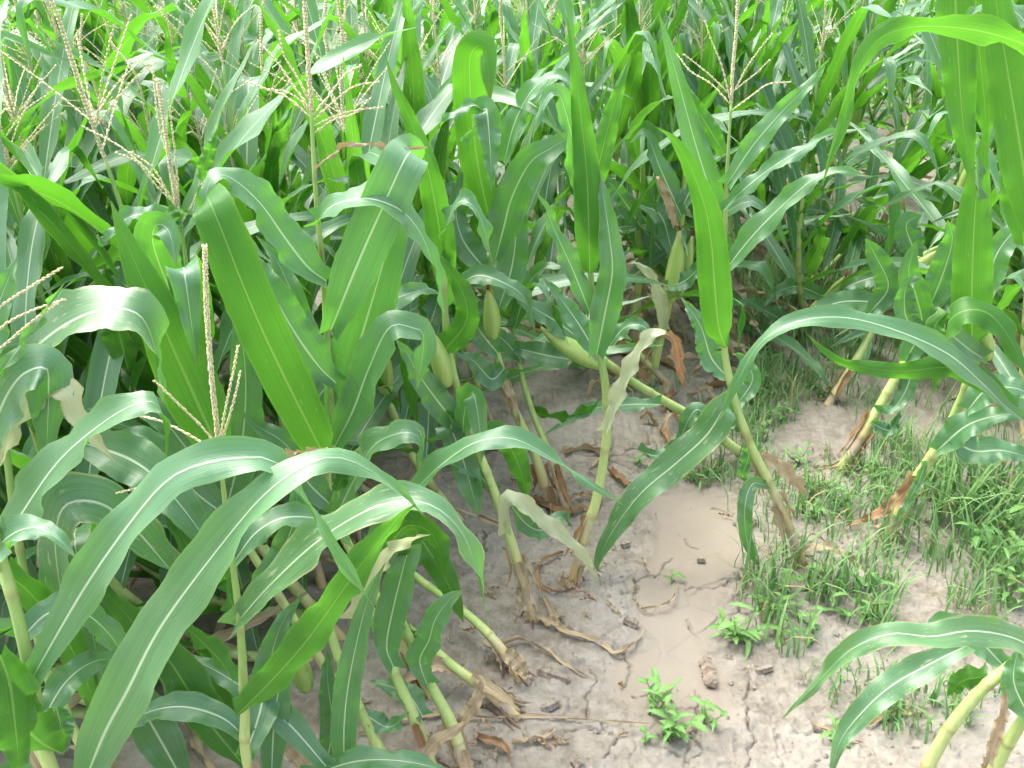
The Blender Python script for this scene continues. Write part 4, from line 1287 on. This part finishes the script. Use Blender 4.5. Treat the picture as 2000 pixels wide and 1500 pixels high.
# ------------------------------------------------------------------ weeds
def grass_patch(polys, name, label):
    rn = random.Random(3)
    V, F, C = [], [], []
    for poly, count, hmin, hmax, wd in polys:
        q = gpoly(poly)
        xs, ys = [a for a, b in q], [b for a, b in q]
        made = 0
        guard = 0
        while made < count and guard < count * 40:
            guard += 1
            cx, cy = rn.uniform(min(xs), max(xs)), rn.uniform(min(ys), max(ys))
            if in_poly(np.array([cx]), np.array([cy]), q, 0.001)[0] < 0.5:
                continue
            if vnoise(np.array([cx]), np.array([cy]), 6, 77)[0] < rn.uniform(0.15, 0.6):
                continue
            for _ in range(rn.randint(3, 9)):
                x, y = cx + rn.gauss(0, .02), cy + rn.gauss(0, .02)
                a = rn.uniform(0, 6.28)
                h = rn.uniform(hmin, hmax)
                lean = rn.uniform(.3, 1.75)
                w = wd * rn.uniform(.6, 1.3)
                p = Vector((x, y, gz(x, y) - .004))
                d = Vector((math.cos(a), math.sin(a), 0))
                sd = Vector((-d.y, d.x, 0))
                g = rn.random()
                c = mixc((0.11, 0.26, 0.085), (0.23, 0.40, 0.13), g)
                if rn.random() < .05:
                    c = (0.40, 0.34, 0.16)
                k = len(V)
                for j in range(5):
                    t = j / 4
                    e = 1.45 - lean * t * 1.3
                    ww = w * (1 - t ** 1.6) * (0.7 + 0.6 * min(1, t * 3))
                    V.extend([p - sd * ww * .5, p + Vector((0, 0, -ww * .2)), p + sd * ww * .5])
                    C.extend([c] * 3)
                    p = p + (d * math.cos(e) + UP * math.sin(e)) * (h / 4)
                for j in range(4):
                    b = k + j * 3
                    F.extend([(b, b + 1, b + 4, b + 3), (b + 1, b + 2, b + 5, b + 4)])
                made += 1
    o = link(name, mesh(name, V, F, M_WEED, col=C))
    tag(o, label, 'grass', kind='stuff')
    return o

grass_patch([('1440,1150 1450,760 1560,640 1760,620 1990,680 2010,1240 1780,1240 1600,1330 1500,1290', 1250, .04, .2, .0042),
             ('1440,1180 1480,1100 1570,1080 1700,1090 1760,1040 1900,1010 2010,1040 2010,1220 1850,1230 1700,1235 1600,1270 1540,1320 1470,1250', 380, .07, .2, .006),
             ('1450,700 1560,650 1640,700 1640,860 1600,960 1530,1000 1470,920 1430,840', 650, .05, .14, .005),
             ('1640,880 1740,830 1800,900 1720,1010 1600,1060 1560,980', 260, .05, .15, .005),
             ('1430,520 1620,440 1800,480 1900,600 1880,700 1650,720 1480,690', 1900, .08, .26, .0065),
             ('1740,1000 1830,930 1980,960 2010,1040 1850,1080', 260, .12, .30, .007),
             ('1560,1330 1700,1270 1800,1330 1960,1330 1900,1440 1720,1420', 150, .05, .13, .006),
             ('1210,780 1330,740 1420,800 1400,880 1280,900', 120, .04, .10, .004),
             ('1330,900 1420,880 1440,950 1360,960', 90, .04, .10, .0045)],
            'weed_grass', 'short green weed grass spreading over the soil on the right')

def weed_leaf(L, W, lobes, seed):
    rn = random.Random(seed)
    n = 10
    V, F, C = [], [], []
    g = rn.random()
    for i in range(n + 1):
        t = i / n
        w = W * .5 * math.sin(math.pi * min(1, .06 + t * .94)) ** .8
        w *= 1 + lobes * (0.5 if i % 2 else -0.4)
        z = 0.25 * L * math.sin(t * 2.2) * .5 - 0.25 * L * t * t
        for s in (-1, 0, 1):
            V.append(Vector((t * L, s * max(w, .0006), z + abs(s) * w * .35)))
            C.append(mixc((0.12, 0.30, 0.075), (0.20, 0.40, 0.09), g) if s else (0.21, 0.40, 0.12))
    for i in range(n):
        b = i * 3
        F.extend([(b, b + 1, b + 4, b + 3), (b + 1, b + 2, b + 5, b + 4)])
    return mesh('leaf', V, F, M_WEED, col=C)
WL = [weed_leaf(.05, .016, .35, 1), weed_leaf(.04, .018, .45, 2), weed_leaf(.06, .012, .15, 3), weed_leaf(.03, .016, .3, 4)]

def weed(px, py, label, stems, leaves, size, seed, group=None):
    rn = random.Random(seed)
    b = ground_at(px, py)
    b.z = gz(b.x, b.y)
    root = tag(link('weed', None, None, b), label, 'weed', group)
    root.empty_display_size = .03
    for s in range(stems):
        a = rn.uniform(0, 6.28)
        e = rn.uniform(.5, 1.3)
        d = Vector((math.cos(a) * math.cos(e), math.sin(a) * math.cos(e), math.sin(e)))
        L = size * rn.uniform(.5, 1.0)
        p1 = Vector((rn.uniform(-.01, .01), rn.uniform(-.01, .01), -.005))
        p2 = p1 + d * L * .5
        p3 = p2 + (d + Vector((0, 0, .25))).normalized() * L * .5
        V, F, C = [], [], []
        tube(V, F, C, [p1, p2, p3], [.0017, .0014, .0008], [(0.22, 0.34, 0.10)] * 3, 5)
        st = link('stem', mesh('stem', V, F, M_WEED, col=C), root)
        for k in range(leaves):
            t = (k + 1) / leaves
            q = p1.lerp(p2, t * 2) if t < .5 else p2.lerp(p3, t * 2 - 1)
            lf = link('leaf', rn.choice(WL), st)
            lf.location = q
            sc = rn.uniform(.55, 1.1) * (size / .1) ** .6
            lf.scale = (sc, sc, sc)
            lf.rotation_euler = (rn.uniform(-.3, .3), rn.uniform(-.7, .15), a + k * 2.4 + rn.uniform(-.3, .3))
    return root

weed(1275, 1385, 'leafy green weed at the lower middle beside the smooth silt', 4, 5, .09, 1)
weed(1310, 1440, 'lowest green weed clump at the bottom edge of the bare soil', 4, 6, .09, 2)
weed(1375, 1408, 'small green weed right of the lower weed clump', 2, 5, .075, 3)
weed(1318, 1125, 'tiny pale seedling alone on the smooth silt', 1, 5, .06, 4)
weed(1440, 1235, 'bushy green weed at the left end of the grass by the silt', 5, 7, .10, 5)
weed(1248, 905, 'tiny green seedling behind the tip of the fallen leaf', 2, 4, .05, 6)
weed(1350, 940, 'small grassy weed between the two clearing stalks', 3, 5, .06, 7)
weed(1255, 1440, 'thin weed sprig left of the lower weed clump', 1, 4, .05, 8)
weed(1640, 1420, 'small round-leaved weed under the chewed drooping leaf', 3, 4, .06, 9)
for k, (a, b) in enumerate(((1490, 1180), (1530, 1150), (1560, 1200), (1590, 1140), (1520, 1225), (1600, 1230), (1640, 1180), (1680, 1130), (1700, 1200))):
    weed(a, b, 'small lobed green weed in the grassy patch beside the silt, ' + ['leftmost', 'second from left', 'middle one', 'right of middle at back', 'lowest at left', 'lowest in middle', 'third from the right', 'uppermost at right', 'rightmost'][k], 2, 5, .08, 20 + k, 'lobed weeds in the grass patch')
for k, (a, b) in enumerate(((1950, 1070), (1985, 1030), (1940, 1120), (1990, 1120), (1900, 1060), (1960, 1180))):
    weed(a, b, 'taller leafy weed at the right edge above the corner maize, ' + ['middle of the cluster', 'highest at the edge', 'lower left one', 'just below the highest', 'leftmost', 'lowest'][k], 3, 6, .14, 50 + k, 'leafy weeds at the right edge')
for k, (a, b) in enumerate(((1500, 760), (1530, 820), (1560, 900), (1490, 860), (1600, 780), (1640, 980), (1580, 1000), (1500, 700), (1680, 900), (1720, 930))):
    weed(a, b, 'low green weed among the grass behind the yellow-based stalk', 3, 5, .08, 70 + k, 'low weeds behind the yellow-based stalk')

# ------------------------------------------------------------------ dead litter on the soil
def litter_strip(px, W, label, mat='d', lift=0.012, wav=0.008, seed=0, name='dead_leaf', group=None, curl=.8):
    rn = random.Random(seed)
    tr = [ground_at(*q) for q in parse(px)]
    o = tr[0].copy()
    o.z = gz(o.x, o.y)
    for i, q in enumerate(tr):
        q.z = gz(q.x, q.y) + .006 + (lift * rn.random() if 0 < i < len(tr) - 1 else 0)
    path, L = resample(tr, 24)
    tw = rn.uniform(-1.2, 1.2)
    def sides(i, p, T):
        return Matrix.Rotation(tw * math.sin(i / 5 + rn.random() * .1), 3, T) @ T.cross(UP)
    me = leaf_mesh(path, W, sides, fold=curl, ripple=wav * .5, seed=seed, mat=MATS[mat], base=.7, tip=3, origin=o, ragged=.25, clasp=False)
    ob = link(name, me, None, o)
    return tag(ob, label, 'dead leaf', group)

litter_strip('1062,1170 1085,1215 1100,1240 1150,1258 1185,1268 1200,1280 1235,1262 1260,1225', .016, 'long curled grey dead leaf on the bare soil below the pink stalk base', seed=1)
litter_strip('975,1258 1020,1252 1060,1275 1110,1300 1160,1322', .014, 'thin twisted dead leaf beside the dark stalk fragment', seed=2)
litter_strip('1100,1082 1062,1100 1050,1130 1065,1155 1110,1165 1150,1158', .010, 'hooked brown leaf strip circling the kinked stalk base', seed=3, mat='b')
litter_strip('700,1440 760,1420 850,1400 950,1405 1040,1400 1140,1400 1270,1408', .008, 'long straw running from the fallen stalks to the weed', seed=4)
litter_strip('1252,1187 1290,1182 1315,1165 1325,1130', .007, 'pale straw beside the tiny seedling', seed=5)
litter_strip('930,1440 980,1455 1000,1490', .018, 'dead brown leaf at the bottom edge near the twisted leaf', seed=6, mat='b')
litter_strip('1000,1450 1060,1440 1090,1415', .014, 'short curled dead leaf near the bottom centre', seed=7)
litter_strip('1100,895 1140,885 1180,900 1150,925', .03, 'crumpled tan dead leaf left of the upright middle stalk', seed=8)
litter_strip('1190,930 1230,960 1260,970', .028, 'folded orange-brown dead leaf right of the upright middle stalk', seed=9, mat='b')
litter_strip('1040,985 1100,1010 1140,1000 1160,1020', .026, 'brown dead leaf behind the pale lower leaf', seed=10, mat='b')
litter_strip('1700,1400 1760,1380 1830,1385', .014, 'dead leaf strip under the chewed corner leaf', seed=11)
litter_strip('1690,1150 1705,1200 1690,1240', .014, 'grey dead leaf draped over the grass patch', seed=12)
litter_strip('1240,640 1280,700 1330,740', .05, 'large brown dead leaf at the foot of the pale-eared stalk', seed=13, mat='b')
litter_strip('1180,700 1210,690 1260,720', .045, 'tan dead leaf behind the upright middle stalk', seed=14)
litter_strip('1380,770 1420,760 1470,750', .04, 'brown dead leaf under the yellow-based stalk', seed=15, mat='b')
litter_strip('1590,1400 1640,1420 1700,1440', .010, 'thin dark straw at the lower right', seed=16)
rl = random.Random(9)
for k in range(60):
    a, b = rl.uniform(830, 1500), rl.uniform(960, 1500)
    if a < 1000 and b < 1150:
        continue
    if 1230 < a < 1420 and rl.random() < .8:
        continue
    an, ln = rl.uniform(0, 6.28), rl.uniform(10, 45)
    litter_strip(f'{a},{b} {a + ln * math.cos(an) * .5},{b + ln * math.sin(an) * .3} {a + ln * math.cos(an)},{b + ln * math.sin(an) * .6}', rl.uniform(.004, .010), 'small scrap of dry straw strewn on the bare soil', mat=rl.choice('db'), seed=200 + k, name='straw', group='straw scraps on the bare soil', lift=.006)
for k in range(34):
    a, b = rl.uniform(1180, 1480), rl.uniform(600, 860)
    an, ln = rl.uniform(0, 6.28), rl.uniform(30, 80)
    litter_strip(f'{a},{b} {a + ln * math.cos(an) * .5},{b + ln * math.sin(an) * .25} {a + ln * math.cos(an)},{b + ln * math.sin(an) * .5}', rl.uniform(.012, .035), 'dead brown leaf in the litter behind the clearing', mat=rl.choice('ddb'), seed=300 + k, group='dead leaves behind the clearing', lift=.05)

for k in range(56):
    cx_, cy_ = rl.choice(((1080, 1010), (1120, 1140), (1050, 1210), (1000, 1330), (930, 1440), (1640, 930), (1720, 1040), (1560, 1090)))
    a, b = rl.gauss(cx_, 45), rl.gauss(cy_, 28)
    an, ln = rl.uniform(0, 6.28), rl.uniform(20, 75)
    litter_strip(f'{a},{b} {a + ln * math.cos(an) * .5 + rl.uniform(-9, 9)},{b + ln * math.sin(an) * .3 + rl.uniform(-6, 6)} {a + ln * math.cos(an)},{b + ln * math.sin(an) * .6}', rl.uniform(.003, .011), 'thin dry straw in the tangle round the stalk bases', mat='d', seed=500 + k, name='straw', group='straw tangled round the stalk bases', lift=.02)

def stalk_piece(px, label, r, seed, name='stalk_piece', cob=False):
    rn = random.Random(seed)
    a, b = [ground_at(*q) for q in parse(px)]
    o = a.copy()
    o.z = gz(a.x, a.y)
    a = Vector((0, 0, r * .8))
    b = Vector((b.x - o.x, b.y - o.y, gz(b.x, b.y) - o.z + r * .8))
    n = 16
    pts = [a.lerp(b, i / n) for i in range(n + 1)]
    V, F, C = [], [], []
    for i in range(n + 1):
        pass
    rad = [r * (1 + (.22 * math.sin(i * 2.6) if cob else .05 * math.sin(i * .9)) + rn.uniform(-.12, .12)) * (.6 if i in (0, n) else 1) for i in range(n + 1)]
    base = (0.30, 0.235, 0.19) if cob else (0.27, 0.225, 0.195)
    tube(V, F, C, pts, rad, [tuple(x * f_ for x in base) for f_ in [rn.uniform(.65, 1.2) for _ in pts]], 9, True, [1, .8, 1.1, .7, 1.05, .85, 1, .75, 1.1])
    for q in V:
        q += Vector((rn.uniform(-1, 1), rn.uniform(-1, 1), rn.uniform(-1, 1))) * r * .10
    return tag(link(name, mesh(name, V, F, M_LITTER, col=C, smoothed=False), None, o), label, 'plant debris')
stalk_piece('1048,1308 1112,1328', 'dark weathered stalk fragment lying on the bare soil', .010, 1)
stalk_piece('1218,1212 1245,1222', 'short grey stalk stub near the edge of the smooth silt', .009, 2)
stalk_piece('1378,1282 1390,1338', 'weathered grey cob stub lying on the pale soil', .013, 3, 'cob_piece', True)
stalk_piece('1060,1385 1090,1370', 'small rotten stalk chunk below the purple roots', .010, 4)
stalk_piece('1215,1065 1230,1058', 'little dark clod-like stalk chip beside the fallen leaf tip', .007, 5)
stalk_piece('1362,1085 1378,1088', 'small dark chip in the middle of the smooth silt', .006, 6)
stalk_piece('1120,1480 1135,1500', 'broken grey stalk piece at the bottom edge', .010, 7)
stalk_piece('1480,1300 1510,1290', 'small stalk chip between the silt and the grass patch', .008, 8)
for k, (s, lb) in enumerate((('1215,690 1200,600', 'leftmost tan dead stalk stub behind the clearing'), ('1235,680 1250,610', 'tan dead stalk stub beside the pale-eared plant'), ('1720,450 1745,350', 'upright tan dead stalk in the dark gap at upper right'), ('1750,450 1765,350', 'second upright tan dead stalk in the dark gap, nearer the edge'), ('1690,455 1715,380', 'leaning brown dead stalk left of the tan pair in the gap'))):
    q = parse(s)
    a = ground_at(*q[0])
    b = at(*q[1], a.y + .05)
    _V, _F, _C = [], [], []
    tube(_V, _F, _C, [Vector((0, 0, -.01)), (b - a) * .5 + Vector((.01, 0, 0)), b - a], [.017, .015, .011], [(0.42, 0.30, 0.16), (0.45, 0.34, 0.17), (0.40, 0.28, 0.14)], 8)
    tag(link('dead_stalk', mesh('dead_stalk', _V, _F, M_STALK, col=_C), None, a), lb, 'dead stalk')

# loose crumbs of soil
def crumbs():
    rn = random.Random(12)
    V, F = [], []
    C = []
    for _ in range(2600):
        px, py = rn.uniform(820, 2000), rn.uniform(880, 1500)
        if 1240 < px < 1420 and rn.random() < .93:
            continue
        g = ground_at(px, py)
        if vnoise(np.array([g.x]), np.array([g.y]), 5, 88)[0] < rn.random() * .9:
            continue
        r = .0018 + .006 * rn.random() ** 4
        z = gz(g.x, g.y) + r * .3
        k = len(V)
        for d in ((1, 0, 0), (-1, 0, 0), (0, 1, 0), (0, -1, 0), (0, 0, .8), (0, 0, -.8)):
            V.append(Vector((g.x, g.y, z)) + Vector(d) * r * rn.uniform(.7, 1.3))
            C.append((0.26, 0.238, 0.208))
        for a, b, c in ((0, 2, 4), (2, 1, 4), (1, 3, 4), (3, 0, 4), (2, 0, 5), (1, 2, 5), (3, 1, 5), (0, 3, 5)):
            F.append((k + a, k + b, k + c))
    tag(link('soil_crumbs', mesh('soil_crumbs', V, F, M_LITTER, col=C, smoothed=False)), 'loose pale crumbs of dry soil', 'soil', kind='stuff')
crumbs()
